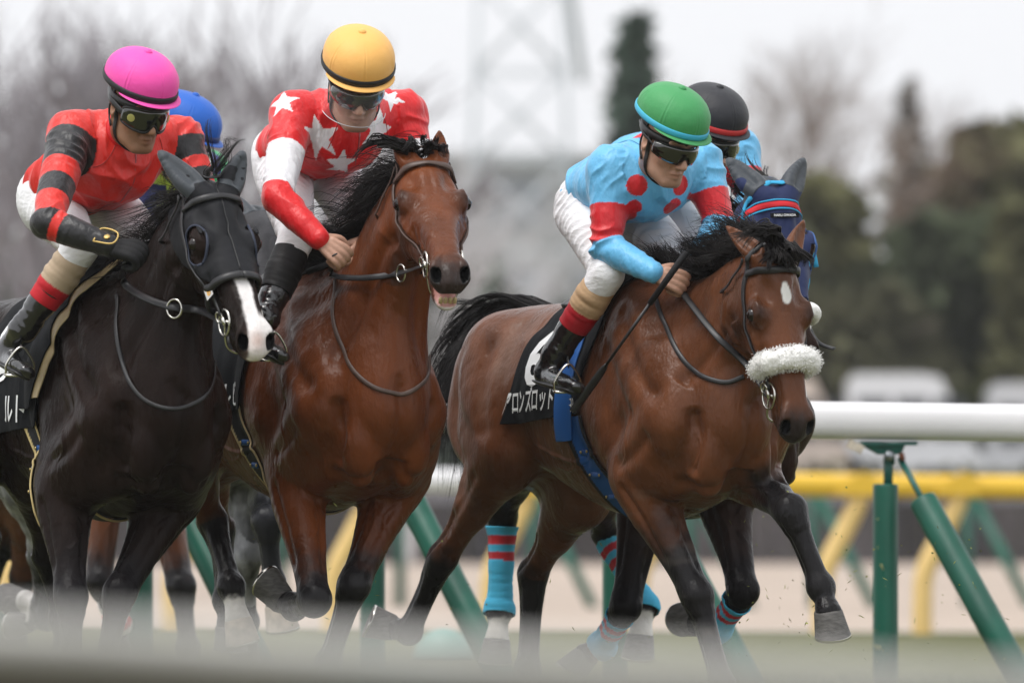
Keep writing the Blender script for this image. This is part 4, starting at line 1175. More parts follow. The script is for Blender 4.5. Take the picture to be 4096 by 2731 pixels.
def girth(h, u0=-.12, u1=.02, hw=.055, colors=((.012, .09, .32), (.012, .012, .014)), edge=.72):
    u, v, w = h.Vl.T
    uc = lerp(u0, u1, sstep(1.15, .78, w))
    f = np.minimum(np.minimum(hw - np.abs(u - uc), 1.12 - w), w - .70)
    f = np.where(np.abs(u) > .4, -1, f)
    def colf(P):
        q = (P - h.O) @ h.M.T; c = np.abs(q[:, 0] - lerp(u0, u1, sstep(1.15, .78, q[:, 2])))
        return np.where((c > hw * edge)[:, None], A3(*colors[1]), A3(*colors[0]))
    o, _, _ = h.surf.clip(f, .006, .006, 'girth', M_GIRTH, h.root, colf=colf)
    # loops with brass rivets
    m1 = mat('girth_keeper', colors[0], .5, .4)
    for i, ww in enumerate((1.0, .93, .86)):
        for sg in (-1,):
            uc_ = float(lerp(u0, u1, sstep(1.15, .78, ww)))
            P = []
            for du in (-.03, -.01, .01, .03):
                p, n = h.surf.ray(h.wor(A3(uc_ + du, sg * 1.0, ww)), -h.L * sg, .016)
                if p is not None: P.append(p)
            if len(P) < 4: continue
            mb = MB(); mb.tube(P, .010, 8, flat=.35, up=-h.L); mb.build('keeper', m1, o)
            for q in (P[0], P[-1]):
                mb = MB(); mb.lathe(q - h.L * .004, [(.0055, 0), (.005, .003), (.001, .0045)], np.stack([h.F, A3(0, 0, 1), -h.L]), 10); mb.build('rivet', mat('brass', (.55, .42, .18), .35, .5, metal=1.0), o)
    return o
def saddle(h, m_):
    u, v, w = h.Vl.T
    f = np.minimum(np.minimum(u + .42, -.02 - u), w - 1.47)
    o, _, _ = h.surf.clip(np.where(np.abs(v) < .4, f, -1), .020, .016, 'saddle', m_, h.root)
    return o
def stirrup(h, foot, toe, m_=None):
    """iron hanging on a leather, the ball of the foot in it"""
    c = lerp(foot, toe, .68); d = unit(toe - foot); side = unit(np.cross(d, A3(0, 0, 1))); up = np.cross(side, d)
    w0 = h.wor(A3(-.16, -.26 if (c - h.O) @ h.L < 0 else .26, 1.34))
    mb = MB(); q = c + up * .062
    mb.tube([w0, lerp(w0, q, .6), q], .011, 8, flat=.3, up=h.L); o = mb.build('stirrup_leather', M_LEATHER, h.root)
    mb = MB(); mb.tube(crom([c - up * .022 + side * .046, c + up * .015 + side * .044, q + up * .004, c + up * .015 - side * .044, c - up * .022 - side * .046], 6), .0042, 8, caps=True)
    mb.box(c - up * .026, (.048, .016, .004), np.stack([side, d, up])); mb.build('stirrup_iron', M_STEEL, o)
def hairs(name, h, paths, spread, rad, m_=None, seed=1, seg=10, wav=.02, parent=None):
    """strands that each follow a jittered copy of one of the given paths; paths: (points, count, spread at root, spread at tip)"""
    r = np.random.default_rng(seed); mb = MB()
    for pts, n, s0, s1 in paths:
        pts = np.asarray(pts, float)
        base = crom(pts, 8)
        for i in range(n):
            if i % 9 == 0: c0, c1, cf, cph, cfq = r.normal(size=3) * s0, r.normal(size=3) * s1, r.uniform(.5, 1.0), r.uniform(0, 6.28, 3), r.uniform(4, 9)
            o0 = c0 + r.normal(size=3) * .005; o1 = c1 + r.normal(size=3) * s1 * .16; f = cf * r.uniform(.85, 1.0)
            k = max(6, int(seg)); tt = np.linspace(0, f, k)
            idx = tt * (len(base) - 1); i0 = np.minimum(idx.astype(int), len(base) - 2); fr = (idx - i0)[:, None]
            P = base[i0] * (1 - fr) + base[i0 + 1] * fr
            ph = cph; fq = cfq
            P = P + o0 + (o1 - o0 * .5) * (tt ** 1.3)[:, None] + wav * np.stack([np.sin(tt * fq + p) - np.sin(p) for p in ph], 1) * (tt ** .8)[:, None]
            rr = rad * r.uniform(.5, 1.3)
            mb.tube(P, rr * np.interp(np.linspace(0, 1, k), [0, .5, 1], [1, .9, .15]), 3, caps=False)
    return mb.build(name, m_ or M_HAIR, parent or h.root)
def mane(h, n, flow, length, seed=2, rad=.0028, wav=.02, t0=.06, t1=1.0, lat=.018, lift=.25, m_=None):
    """hair rooted along the crest in soft locks; flow(t) -> main direction (world)"""
    r = np.random.default_rng(seed); C = crom(h.crest, 10); mb = MB(); per = 13
    for _ in range(max(1, n // per)):
        t = r.uniform(t0, t1); d0 = unit(flow(t) + r.normal(size=3) * .17); L0 = length(t) * r.uniform(.6, 1.15); ph = r.uniform(0, 6.28, 3); fq = r.uniform(3, 7); lt = r.normal() * lat
        for i in range(per):
            tk = min(max(t + r.normal() * .016, 0), 1); k = tk * (len(C) - 1); j = min(int(k), len(C) - 2)
            p = lerp(C[j], C[j + 1], k - j)
            q, nn = h.surf.near(p + A3(0, 0, .02), -.004)
            q = q + h.L * (lt + r.normal() * .006)
            d = unit(d0 + r.normal(size=3) * (.05 if i < per - 2 else .22)); L = L0 * r.uniform(.7, 1.1)
            up = unit(nn + A3(0, 0, .6))
            s = np.linspace(0, 1, 8)
            P = q + (up * lift * L) * (s * (1 - s * .7))[:, None] + d * (L * s ** 1.15)[:, None]
            P = P + wav * np.stack([np.sin(s * fq + p_) - np.sin(p_) for p_ in ph], 1) * s[:, None]
            rr = rad * r.uniform(.6, 1.3)
            mb.tube(P, rr * np.interp(s, [0, .5, 1], [1, .9, .12]), 3, caps=False)
    return mb.build('mane', m_ or M_HAIR, h.root)
def rein(h, pts, name='rein', m_=None, w=.018, up=None):
    mb = MB(); P = crom(pts, 8); mb.tube(P, w / 2, 8, flat=.26, up=up if up is not None else A3(0, -1, .3))
    return mb.build(name, m_ or M_LEATHER, h.root)
def side_rein(h, bit, px, end, w=.018, m_=None, off=.03):
    return rein(h, [bit] + [pick(h.surf, x, y, off, h.Y0 - .5) for x, y in px] + [end], w=w, m_=m_)
def neck_strap(h, px, m_, w=.016, name='neck_strap', Y=-.4):
    P = [pick(h.surf, x, y, .004, h.Y0 + Y) for x, y in px]
    return h.surf.strap(P, w, .0025, name, m_, h.root, off=.004, n=8)
def ear_cover(h, i, m_, grow=.006):
    b0, tp, op, el = h.ears[i]
    a = tp - b0; L = np.linalg.norm(a); a = a / L
    q = h.surf.V - b0; t = q @ a; d = np.linalg.norm(q - t[:, None] * a, axis=1)
    f = np.minimum(np.where((d < .075) & (t < L + .03), .05, -.05), t - .012)
    o, _, _ = h.surf.clip(f, grow, .003, 'ear_cover', m_, h.root)
    return o

# ---------------------------------------------------------------- riders
def skin_mat(name, c): return mat(name, c, .48, .4, var=.10, vscale=30, bump=.0008, bscale=220)
M_SKIN = skin_mat('skin', (.50, .29, .20))
M_SKINTAN = skin_mat('tan_skin', (.36, .19, .115))
M_BREECH = mat('white_breeches', attr=True, rough=.75, spec=.25, bump=.0006, bscale=350, bump2=.008, b2scale=15, stretch=(1, 1, 2.2))
M_SILK = mat('racing_silk', attr=True, rough=.40, spec=.45, sheen=.15, bump=.0004, bscale=500, bump2=.016, b2scale=13, stretch=(1.4, 1.4, .7))
M_BOOT = mat('patent_boot', attr=True, rough=.16, spec=.6, coat=.6, bump2=.010, b2scale=16)
M_BOOTTOP = mat('boot_top', attr=True, rough=.62, spec=.3, bump2=.004, b2scale=18)
M_BLACKPL = mat('black_plastic', (.012, .012, .013), .35, .5)
M_LENS = mat('dark_lens', (.006, .007, .006), .05, .7, coat=1.0)
M_CLEAR = mat('clear_visor', (.9, .92, .95), .05, .5, alpha=.07)
GREY_CORE = A3(.5, .5, .5)

def hand_pts(wr, fwd, dor, sc=1.0, thumb=1):
    """a closed fist: returns chains of (point, radius); fwd = along the metacarpals, dor = back of the hand, thumb side = +/- lateral"""
    fwd = unit(fwd); dor = unit(dor - fwd * np.dot(dor, fwd)); lt = np.cross(dor, fwd) * thumb
    q = lambda x, y, z: wr + (fwd * x + lt * y + dor * z) * sc
    ch = []
    for y, ln, r in ((.031, .95, .0100), (.0105, 1.05, .0104), (-.0105, 1.0, .0100), (-.030, .82, .0090)):
        ch.append(([q(.035, y * .8, .004), q(.082, y, .004), q(.082 + .026 * ln, y * 1.02, -.012), q(.082 + .020 * ln, y * 1.02, -.040), q(.072, y, -.052), q(.058, y, -.046)], [r * 1.0, r * 1.15, r, r * .95, r * .85, r * .7]))
    ch.append(([q(.018, .026, -.012), q(.045, .050, -.024), q(.072, .050, -.042), q(.094, .036, -.052)], [.0155, .0125, .0110, .0085]))
    palm = [(q(.005, 0, -.004), .026, .019), (q(.035, .002, -.006), .034, .018), (q(.070, 0, -.006), .038, .016)]
    return ch, palm, lt

def head_sdf(S, c, f, u, sc=1.03, mouth=0.0):
    r_ = unit(np.cross(f, u)); ax = np.stack([r_, f, u])
    H = lambda x, y, z: c + (r_ * x + f * y + u * z) * sc
    S.ell(H(0, -.012, .045), A3(.076, .097, .098) * sc, ax, .02)
    S.ell(H(0, .025, -.035), A3(.064, .072, .085) * sc, ax, .03)
    S.ell(H(0, .050, -.080), A3(.043, .044, .040) * sc, ax, .025)
    S.ell(H(0, .082, -.108), A3(.022, .016, .017) * sc, ax, .02)
    for s in (-1, 1):
        S.limb([H(s * .060, -.005, -.05), H(s * .054, .03, -.085), H(s * .026, .075, -.110)], [.018 * sc, .015 * sc, .013 * sc], .025)
        S.ell(H(s * .043, .066, -.028), A3(.024, .018, .020) * sc, ax, .025)
        S.limb([H(s * .012, .090, .022), H(s * .045, .078, .026)], [.011 * sc, .010 * sc], .015)
        S.ell(H(s * .032, .098, -.002), A3(.019, .014, .013) * sc, ax, .012, sub=True)
        S.ell(H(s * .032, .076, -.003), A3(.0135, .0135, .0125) * sc, ax, .004)
        S.ell(H(s * .0135, .104, -.043), A3(.0085, .010, .0075) * sc, ax, .008)
        S.ell(H(s * .077, -.010, -.008), A3(.009, .020, .032) * sc, np.stack([unit(r_ + f * s * -.3), unit(f - r_ * s * -.3), u]), .008)
        S.ell(H(s * .084, -.004, -.005), A3(.006, .010, .017) * sc, ax, .006, sub=True)
        S.ell(H(s * .022, .093, -.062), A3(.006, .006, .016) * sc, ax, .01, sub=True)
    S.limb([H(0, .090, .012), H(0, .104, -.016), H(0, .117, -.038)], [.009 * sc, .0105 * sc, .0125 * sc], .010)
    S.chain([(*H(-.024, .086, -.0735), .004, .004), (*H(-.009, .0985, -.0695), .0055, .0055), (*H(0, .099, -.071), .005, .005), (*H(.009, .0985, -.0695), .0055, .0055), (*H(.024, .086, -.0735), .004, .004)], None, .006)
    S.chain([(*H(-.021, .087, -.080), .004, .004), (*H(0, .0965, -.0835), .0075, .0075), (*H(.021, .087, -.080), .004, .004)], None, .006)
    S.chain([(*H(-.025, .092, -.0765), .0016, .0016), (*H(0, .104, -.0765), .0022, .0022), (*H(.025, .092, -.0765), .0016, .0016)], None, .003, sub=True)
    return H, ax

def jockey(label, Y0, P, look, head_f, head_u, jacket_col, helmet, skin=None, glove=None, decals=(), boot_bands=None, breeches=(.80, .80, .82), vox=.0038, torso=1.0, goggles='goggle', sides=(-1, 1), hands=None, holds=None, legs=(0, 1), boots=True, extra_cols=None, helm_scale=1.0, vis=False, hz=None):
    p = {k: at(v[0], v[1], Y0 + (v[2] if len(v) == 3 else VY(hz, v[0], v[3]))) for k, v in P.items()}
    j = Horse(); j.p = p
    f = unit(A3(*head_f)); u = A3(*head_u); u = unit(u - f * u.dot(f))
    root = empty('person', (p['pelvis'][0], p['pelvis'][1], p['pelvis'][2] - .1), label=label, cat='jockey', group='jockeys crouching on their horses')
    j.root = root
    skin = skin or M_SKIN
    lat = unit(p['shL'] - p['shR'])
    # ---------------- body: one continuous figure
    S = SDF(vox)
    H, ax = head_sdf(S, p['head'], f, u)
    j.H, j.ax = H, ax
    nb = lerp(p['shR'], p['shL'], .5)
    S.limb([H(0, -.03, -.045), lerp(H(0, -.035, -.07), nb, .5), nb], [.056, .054, .062], .03)
    S.chain([(*nb, .10, .07), (*p['chest'], .13, .095), (*p['waist'], .115, .085), (*p['pelvis'], .125, .095)], lat, .04, 3)
    for k in (0, 1):
        s = 'RL'[k]
        S.limb([p['sh' + s], lerp(p['sh' + s], p['el' + s], .5), p['el' + s]], [.046, .040, .034], .03)
        S.limb([p['el' + s], lerp(p['el' + s], p['wr' + s], .4), p['wr' + s]], [.032, .030, .023], .02)
        S.limb([p['hip' + s], lerp(p['hip' + s], p['kn' + s], .5), p['kn' + s]], [.075, .062, .046], .03)
        if k in legs: S.limb([p['kn' + s], lerp(p['kn' + s], p['an' + s], .35), p['an' + s]], [.044, .046, .032], .02)
        fw, dr, th = hands[k]
        ch, palm, lt = hand_pts(p['wr' + s], A3(*fw), A3(*dr), 1.0, th)
        S.limb([p['wr' + s] - unit(A3(*fw)) * .012, p['wr' + s]], [.023, .024], .01)
        S.chain([(*a, b, c) for a, b, c in palm], lt, .012, 3)
        for pts, rr in ch: S.limb(pts, rr, .005, 3)
    V, F = S.solve(1)
    col = np.zeros((len(V), 3)) + A3(*(.5, .29, .2))
    j.bsurf = Surf(V, F)
    hv = (V - p['head']) @ ax.T
    mm = (np.abs(hv) < .25).all(1)
    base = A3(*( (.47, .265, .185) if skin is M_SKIN else (.33, .17, .10)))
    col[:] = base
    lips = np.exp(-((hv[:, 0] / .024) ** 2 + ((hv[:, 1] - .095) / .02) ** 2 + ((hv[:, 2] + .077) / .009) ** 2))[:, None] * .75
    col = col * (1 - lips) + base * A3(.78, .50, .48) * lips
    stub = np.where(mm & (hv[:, 1] > .0), sstep(-.055, -.075, hv[:, 2]) * .22, 0)[:, None]
    col = col * (1 - stub) + base * A3(.55, .6, .65) * stub
    brow = np.where(mm, np.exp(-(((np.abs(hv[:, 0]) - .03) / .018) ** 2 + ((hv[:, 2] - .024) / .006) ** 2)) * (hv[:, 1] > .06), 0)[:, None] * .85
    col = col * (1 - brow) + A3(.02, .015, .012) * brow
    cheek = np.where(mm, np.exp(-(((np.abs(hv[:, 0]) - .042) / .02) ** 2 + ((hv[:, 2] + .035) / .02) ** 2)), 0)[:, None] * .25
    col = col * (1 - cheek) + base * A3(1.1, .8, .75) * cheek
    if glove is not None:
        pass
    j.body = add_mesh('body', V, F, mat(skin.name + '_body', attr=True, rough=.46, spec=.4, var=.10, vscale=35, bump=.0007, bscale=240), root, col=col)
    # hair under the helmet edge
    hr = mat('dark_hair', (.015, .012, .010), .6, .3)
    fh = np.minimum(np.minimum(hv[:, 2] - .005, -.02 - hv[:, 1]), .10 - np.abs(hv[:, 0])); fh = np.where(mm, fh, -1)
    j.bsurf.clip(fh, .002, .004, 'hair', hr, root, bump=lambda Q: .002 * fnoise(Q * 90, 4))
    if glove is not None:
        for k in (0, 1):
            s = 'RL'[k]; a = unit(A3(*hands[k][0])); t = (V - p['wr' + s]) @ a; d = np.linalg.norm(V - p['wr' + s] - t[:, None] * a, axis=1)
            j.bsurf.clip(np.where(d < .085, np.minimum(t + .035, .2 - t), -1), .0015, .0025, 'glove', glove, root)
    # ---------------- breeches
    B = SDF(.0045)
    B.chain([(*p['waist'], .135 * torso, .10), (*p['pelvis'], .140 * torso, .112)], lat, .05, 3)
    bt = unit(p['pelvis'] - p['waist'])
    for k in (0, 1):
        s = 'RL'[k]
        B.chain([(*(p['hip' + s] + bt * .02), .095, .095), (*lerp(p['hip' + s], p['kn' + s], .35), .086, .086), (*lerp(p['hip' + s], p['kn' + s], .75), .066, .066), (*p['kn' + s], .055, .055)], None, .05, 4)
        B.limb([p['kn' + s], lerp(p['kn' + s], p['an' + s], .10), lerp(p['kn' + s], p['an' + s], .15)], [.055, .058, .058], .02)
        e = unit(p['hip' + s] * .4 + p['pelvis'] * .6 - p['waist'] + 1e-6)
        B.ell(lerp(p['hip' + s], p['pelvis'], .45) + bt * .05, (.088, .088, .092), None, .05)
    V, F = B.solve(2)
    N = normals(V, F)
    ax_l = unit(p['knR'] - p['hipR'])
    wv = fnoise(V * 6, 21, 2) * 2.4
    ph = (V @ ax_l) * 75 + wv * 1.6
    g = (1 - 2 * np.abs(np.sin(ph))) * np.clip(.35 + fnoise(V * 6, 23, 2), 0, 1.2)
    g2 = (1 - 2 * np.abs(np.sin((V @ lat) * 50 + (V @ ax_l) * 22 + wv))) * np.clip(fnoise(V * 5, 29, 2), 0, 1)
    V = V + N * (.0034 * g + .003 * g2)[:, None]
    j.brsurf = Surf(V, F)
    cb = np.tile(A3(*breeches), (len(V), 1)) * (1 + .03 * fnoise(V * 9, 2)[:, None])
    j.breeches = add_mesh('breeches', V, F, M_BREECH, root, col=cb)
    # ---------------- silks
    J = SDF(.0042)
    nbk = lerp(H(0, -.035, -.085), nb, .75)
    J.chain([(*nbk, .075, .065), (*lerp(nb, p['chest'], .25), .135 * torso, .095), (*p['chest'], .168 * torso, .125), (*lerp(p['chest'], p['waist'], .55), .160 * torso, .122), (*p['waist'], .150 * torso, .112), (*lerp(p['waist'], p['pelvis'], .42), .145 * torso, .108)], lat, .05, 4)
    J.chain([(*p['shR'], .070, .070), (*lerp(p['shR'], p['shL'], .5), .085, .085), (*p['shL'], .070, .070)], None, .06, 4)
    for s in 'RL':
        a, e, w = p['sh' + s], p['el' + s], p['wr' + s]
        J.limb([a, lerp(a, e, .3), lerp(a, e, .7), e], [.074, .068, .058, .050], .035, 4)
        J.limb([e, lerp(e, w, .35), lerp(e, w, .8), lerp(e, w, .98)], [.050, .050, .041, .037], .02, 4)
    # the open neck and hollow sleeve ends are hidden by neck and wrist
    V, F = J.solve(2)
    N = normals(V, F)
    tax = unit(p['waist'] - p['chest'])
    arm = np.full(len(V), -1.0); armside = np.zeros(len(V)); bd = np.full(len(V), 1e9); dirv = np.tile(tax, (len(V), 1))
    for si, s in enumerate('RL'):
        pts = [p['sh' + s], p['el' + s], p['wr' + s]]
        for i in range(2):
            a, ab = pts[i], pts[i + 1] - pts[i]; t = np.clip(((V - a) @ ab) / ab.dot(ab), 0, 1); d = np.linalg.norm(V - a - t[:, None] * ab, axis=1)
            m = (d < bd) & (d < .095); bd[m] = d[m]; arm[m] = i + t[m]; armside[m] = si; dirv[m] = unit(ab)
    # torso distance, so chest vertices do not count as arm
    a, ab = nb, p['waist'] - nb; t = np.clip(((V - a) @ ab) / ab.dot(ab), 0, 1); dt = np.linalg.norm(V - a - t[:, None] * ab, axis=1)
    arm = np.where((arm < .35) & (dt < .17) & (bd > .060), -1, arm)
    st = V * 1.0
    al = (V * dirv).sum(1)
    up_ = np.cross(lat, tax)
    qa, qb, qc = (V - p['chest']) @ tax, (V - p['chest']) @ lat, (V - p['chest']) @ up_
    wv = fnoise(V * 5, 3, 2) * 2.2
    fold = lambda ph: 1 - np.abs(np.sin(ph)) * 2
    tors = fold(qb * 20 * np.sign(qb + .0) + qa * 26 + wv) * .6 * (.5 + .5 * fnoise(V * 5, 31, 2)) + fold(qa * 34 - np.abs(qb) * 14 + wv * 1.3 + 1) * .5 * (.5 + .5 * fnoise(V * 5, 37, 2))
    armf = fold(al * 44 + wv * 3.2) * np.clip(.35 + .9 * fnoise(V * 9, 41, 2), 0, 1.3)
    crease = np.exp(-((arm - 1.02) / .28) ** 2) * 1.0 + np.exp(-((arm - .12) / .25) ** 2) * .6 + .35
    V = V + N * np.where(arm >= 0, .0066 * armf * crease, .0135 * tors)[:, None]
    N = normals(V, F)
    # collar, front zip, seams
    j.jsurf = Surf(V, F)
    jc = jacket_col(V, arm, armside, j, dt)
    for dcl in decals:
        kind, px, py, r_, c_ = dcl[:5]
        q, n = None, None
        q = pick(j.jsurf, px, py, 0, Y0); qq, n = j.jsurf.near(q)
        e2 = unit(A3(0, 0, 1) - n * n[2]); e1 = np.cross(e2, n)
        d = V - q; x, y, z = d @ e1, d @ e2, d @ n
        if kind == 'dot':
            m = (np.sqrt(x * x + y * y + z * z) < r_)
        else:
            rot = dcl[5] if len(dcl) > 5 else 0
            ang = np.arctan2(x, y) + rot; rr = np.sqrt(x * x + y * y + .3 * z * z)
            k5 = 2 * math.pi / 5; a5 = np.abs((ang + k5 / 2) % k5 - k5 / 2)
            ri = .42
            # straight edge from the tip (1,0) to the inner corner at 36 deg
            tx, ty = 1.0, 0.0; ix, iy = ri * math.cos(k5 / 2), ri * math.sin(k5 / 2)
            lim = (tx * iy - ty * ix) / (np.cos(a5) * (iy - ty) - np.sin(a5) * (ix - tx))
            m = (rr < r_ * lim) & (np.abs(z) < r_)
        m &= (np.linalg.norm(d, axis=1) < r_ * 1.6)
        jc[m] = A3(*c_)
    j.jacket = add_mesh('silks', V, F, M_SILK, root, col=jc)
    fr = unit(np.cross(tax, lat)); fr = fr if fr[1] < 0 else -fr
    z0 = nbk + fr * .07; zp = [z0, lerp(nb, p['chest'], .45) + fr * .14, p['chest'] + fr * .15, lerp(p['chest'], p['waist'], .4) + fr * .15]
    zp = [j.jsurf.near(q)[0] for q in zp]
    mb = j.jsurf.strap(zp, .006, .0015, off=.0004); mb.build('zip', mat('zip_%d' % int(jc[0][0] * 999), tuple(jc.mean(0) * .55), .5), j.jacket)
    dk = mat('seam_%d_%d' % (int(jc.mean() * 999), int(jc[0][1] * 999)), tuple(np.median(jc, 0) * .6), .5)
    for k_, s_ in enumerate('RL'):
        o2 = lat * (-1 if s_ == 'R' else 1)
        P = [j.jsurf.near(q)[0] for q in (lerp(nb, p['sh' + s_], .35) + fr * .02 - tax * .09, lerp(nb, p['sh' + s_], .55) + fr * .11 - tax * .02, p['sh' + s_] + fr * .09 + tax * .04 - o2 * .02, lerp(p['sh' + s_], p['chest'], .35) + fr * .10 + tax * .07)]
        j.jsurf.strap(P, .0035, .0012, 'seam', dk, j.jacket, off=.0002)
    mb = MB(); ring_c = lerp(H(0, -.03, -.085), nbk, .25)
    na = unit(H(0, -.03, -.03) - nb); c1 = lat; c2 = np.cross(na, c1)
    mb.torus(nbk + na * .045, [c1, c2], .062, .011, 26, 8, sx=1.0)
    mb.build('collar', mat('collar_%d' % int(jc[0][0] * 999), tuple(jacket_col(np.array([nbk]), np.array([-1.0]), np.array([0]), j, np.array([.1]))[0]), .5, .4), j.jacket)
    # ---------------- boots
    if boots:
        for k in legs:
            s = 'RL'[k]; kn, an, he, to = p['kn' + s], p['an' + s], p['he' + s], p['to' + s]
            T = SDF(.0042)
            top = lerp(kn, an, .10)
            bk = unit(he - an)
            T.limb([top, lerp(kn, an, .35), lerp(kn, an, .7), an], [.054, .057, .050, .043], .02)
            T.limb([an, lerp(an, he, .75)], [.043, .036], .03)
            fd = unit(to - he); sd_ = unit(np.cross(fd, unit(kn - an))); 
            T.chain([(*lerp(he, to, .08), .031, .033), (*lerp(he, to, .4), .034, .034), (*lerp(he, to, .72), .042, .028), (*lerp(he, to, .95), .030, .020)], sd_, .03, 4)
            V, F = T.solve(2); N = normals(V, F)
            t = ((V - kn) @ (an - kn)) / (an - kn).dot(an - kn)
            wr = np.exp(-((t - .95) / .22) ** 2)
            V = V + N * ((.005 * fnoise(np.stack([t * 9, V @ sd_ * 10, V[:, 0] * 10], 1), 8, 3)) * (wr + .12))[:, None]
            bs = Surf(V, F)
            ob = add_mesh('boot', V, F, M_BOOT, root, col=np.tile(A3(.010, .010, .011), (len(V), 1)))
            if boot_bands:
                def colf(Q, kn=kn, an=an):
                    t = ((Q - kn) @ (an - kn)) / (an - kn).dot(an - kn)
                    return np.where((t < .46)[:, None], A3(*boot_bands[0]), A3(*boot_bands[1]))
                bs.clip(.68 - t - .0, .001, .002, 'boot_top', M_BOOTTOP, ob, colf=colf, bump=lambda Q, kn=kn, an=an: .003 * fnoise(np.stack([((Q - kn) @ unit(an - kn)) * 55, Q[:, 0] * 8, Q[:, 1] * 8], 1), 3, 2))
            mb = MB(); sole = unit(np.cross(sd_, fd)); sole = sole if sole.dot(an - he) < 0 else -sole
            mb.tube(crom([lerp(he, to, 0) + sole * .028, lerp(he, to, .4) + sole * .026, lerp(he, to, .95) + sole * .020], 5), [.030] * 4 + [.034] * 4 + [.036] * 2 + [.024], 10, flat=.22, up=sole)
            mb.build('sole', M_BLACKPL, ob)
    # ---------------- helmet
    hc, bandc = helmet
    sc = helm_scale
    hm = mat('helmet_cover_%s' % '_'.join(str(int(c * 1000)) for c in hc), hc, .55, .35, bump=.0005, bscale=400, bump2=.0025, b2scale=26, sheen=.1)
    o_ = H(0, -.008, .085)
    A_, B_, C_ = .114 * sc, .137 * sc, .100 * sc
    prof = [(0.985, -.16), (1.0, -.05), (1.0, .08)] + [(math.cos(a) ** .86, .08 + .92 * math.sin(a)) for a in np.linspace(.12, 1.5, 16)]
    n = 240; V = []; seams = [R(90 + 60 * i) for i in range(6)]
    for (rr, zz) in prof:
        for q in range(n):
            a = 2 * math.pi * q / n
            da = min(abs((a - s + math.pi) % (2 * math.pi) - math.pi) for s in seams)
            k = 1 - .012 * math.exp(-(da / .016) ** 2) + .010 * math.exp(-((da - .045) / .022) ** 2) * (1 + .6 * math.sin(zz * 70 + a * 3) * (zz > .1))
            back = .012 * max(0, -math.sin(a)) * (1 - max(zz, 0))
            V.append(o_ + ax[0] * rr * A_ * math.cos(a) * k + ax[1] * (rr * B_ * math.sin(a) * k - back) + ax[2] * (zz * C_ - .012 * math.sin(a) * (1 - max(zz, 0)) * .5))
    F = [[i * n + q, i * n + (q + 1) % n, (i + 1) * n + (q + 1) % n, (i + 1) * n + q] for i in range(len(prof) - 1) for q in range(n)]
    F.append([(len(prof) - 1) * n + q for q in range(n)]); F.append(list(range(n))[::-1])
    j.helmet = add_mesh('helmet', V, F, hm, root)
    mb = MB(); mb.lathe(o_ + ax[2] * (C_ - .004), [(.014, 0), (.0135, .006), (.009, .011), (.001, .013)], ax, 16); mb.build('button', hm, j.helmet)
    rim = lambda a, z, g: o_ + ax[0] * (A_ + g) * math.cos(a) + ax[1] * ((B_ + g) * math.sin(a) - .012 * max(0, -math.sin(a))) + ax[2] * (z * C_ - .006 * math.sin(a))
    mb = MB(); mb.tube([rim(a, -.10, .0015) for a in np.linspace(0, 2 * math.pi, 61)], .0105, 8, flat=.32, up=np.array([ax[0] * math.cos(a) + ax[1] * math.sin(a) for a in np.linspace(0, 2 * math.pi, 61)]), caps=False)
    mb.build('band', mat('helmet_band_%s' % '_'.join(str(int(c * 1000)) for c in bandc), bandc, .5, .4), j.helmet)
    # peak
    V = []; m = 25
    for lay, (g, dz) in enumerate(((-.006, -.19), (.012, -.215), (.026, -.245), (.027, -.265), (.012, -.25), (-.006, -.24))):
        for q in range(m):
            a = R(18) + R(144) * q / (m - 1); w = math.sin(math.pi * q / (m - 1)) ** .5
            V.append(rim(a, lerp(-.19, dz, w), -.004 + (g + .004) * w))
    F = [[i * m + q, i * m + q + 1, ((i + 1) % 6) * m + q + 1, ((i + 1) % 6) * m + q] for i in range(6) for q in range(m - 1)]
    add_mesh('peak', V, F, hm, j.helmet)
    # under-helmet skull cap and chin strap
    mb = MB(); mb.tube([H(.082 * math.cos(a), -.008 + .100 * math.sin(a), .026) for a in np.linspace(0, 2 * math.pi, 41)], .014, 8, flat=.5, up=np.array([ax[0] * math.cos(a) + ax[1] * math.sin(a) for a in np.linspace(0, 2 * math.pi, 41)]), caps=False)
    mb.build('skull_cap', M_BLACKPL, j.helmet)
    for s in (-1, 1):
        mb = MB()
        j.bsurf.strap([H(s * .082, .005, .03), H(s * .078, .012, -.02), H(s * .068, .02, -.07), H(s * .038, .045, -.118), H(0, .062, -.130)], .015, .003, off=.003, mb=mb, n=6)
        j.bsurf.strap([H(s * .083, -.035, .03), H(s * .078, -.03, -.02), H(s * .068, .005, -.062)], .013, .003, off=.003, mb=mb, n=6)
        mb.build('chin_strap', M_BLACKPL, j.helmet)
    # ---------------- goggles
    go = goggles
    zc, hh, span, rl, rf = {'goggle': (-.006, .037, 64, .088, .117), 'wrap': (-.004, .028, 70, .087, .116)}[go]
    def lens_p(a, z, g=0):
        return H((rl + g) * math.sin(a), -.0 + (rf + g) * math.cos(a) - .012 * max(0, math.cos(a * 6)) * (z < 0) * 0, zc + z)
    m = 41; V = []; edge_t, edge_b = [], []
    for q in range(m):
        a = R(-span) + R(2 * span) * q / (m - 1); x = abs(q / (m - 1) * 2 - 1)
        top = hh * (1 - .35 * x ** 4); bot = -hh * (1 - .45 * x ** 3)
        bot += hh * .75 * math.exp(-(x / .14) ** 2)            # the cut for the nose
        edge_t.append(lens_p(a, top)); edge_b.append(lens_p(a, bot))
        for i in range(7):
            t = i / 6; V.append(lens_p(a, lerp(bot, top, t), .004 * math.sin(math.pi * t)))
    F = [[q * 7 + i, (q + 1) * 7 + i, (q + 1) * 7 + i + 1, q * 7 + i + 1] for q in range(m - 1) for i in range(6)]
    ob = add_mesh('goggles', V, F, M_LENS, root); ob.data.materials.append(M_LENS)
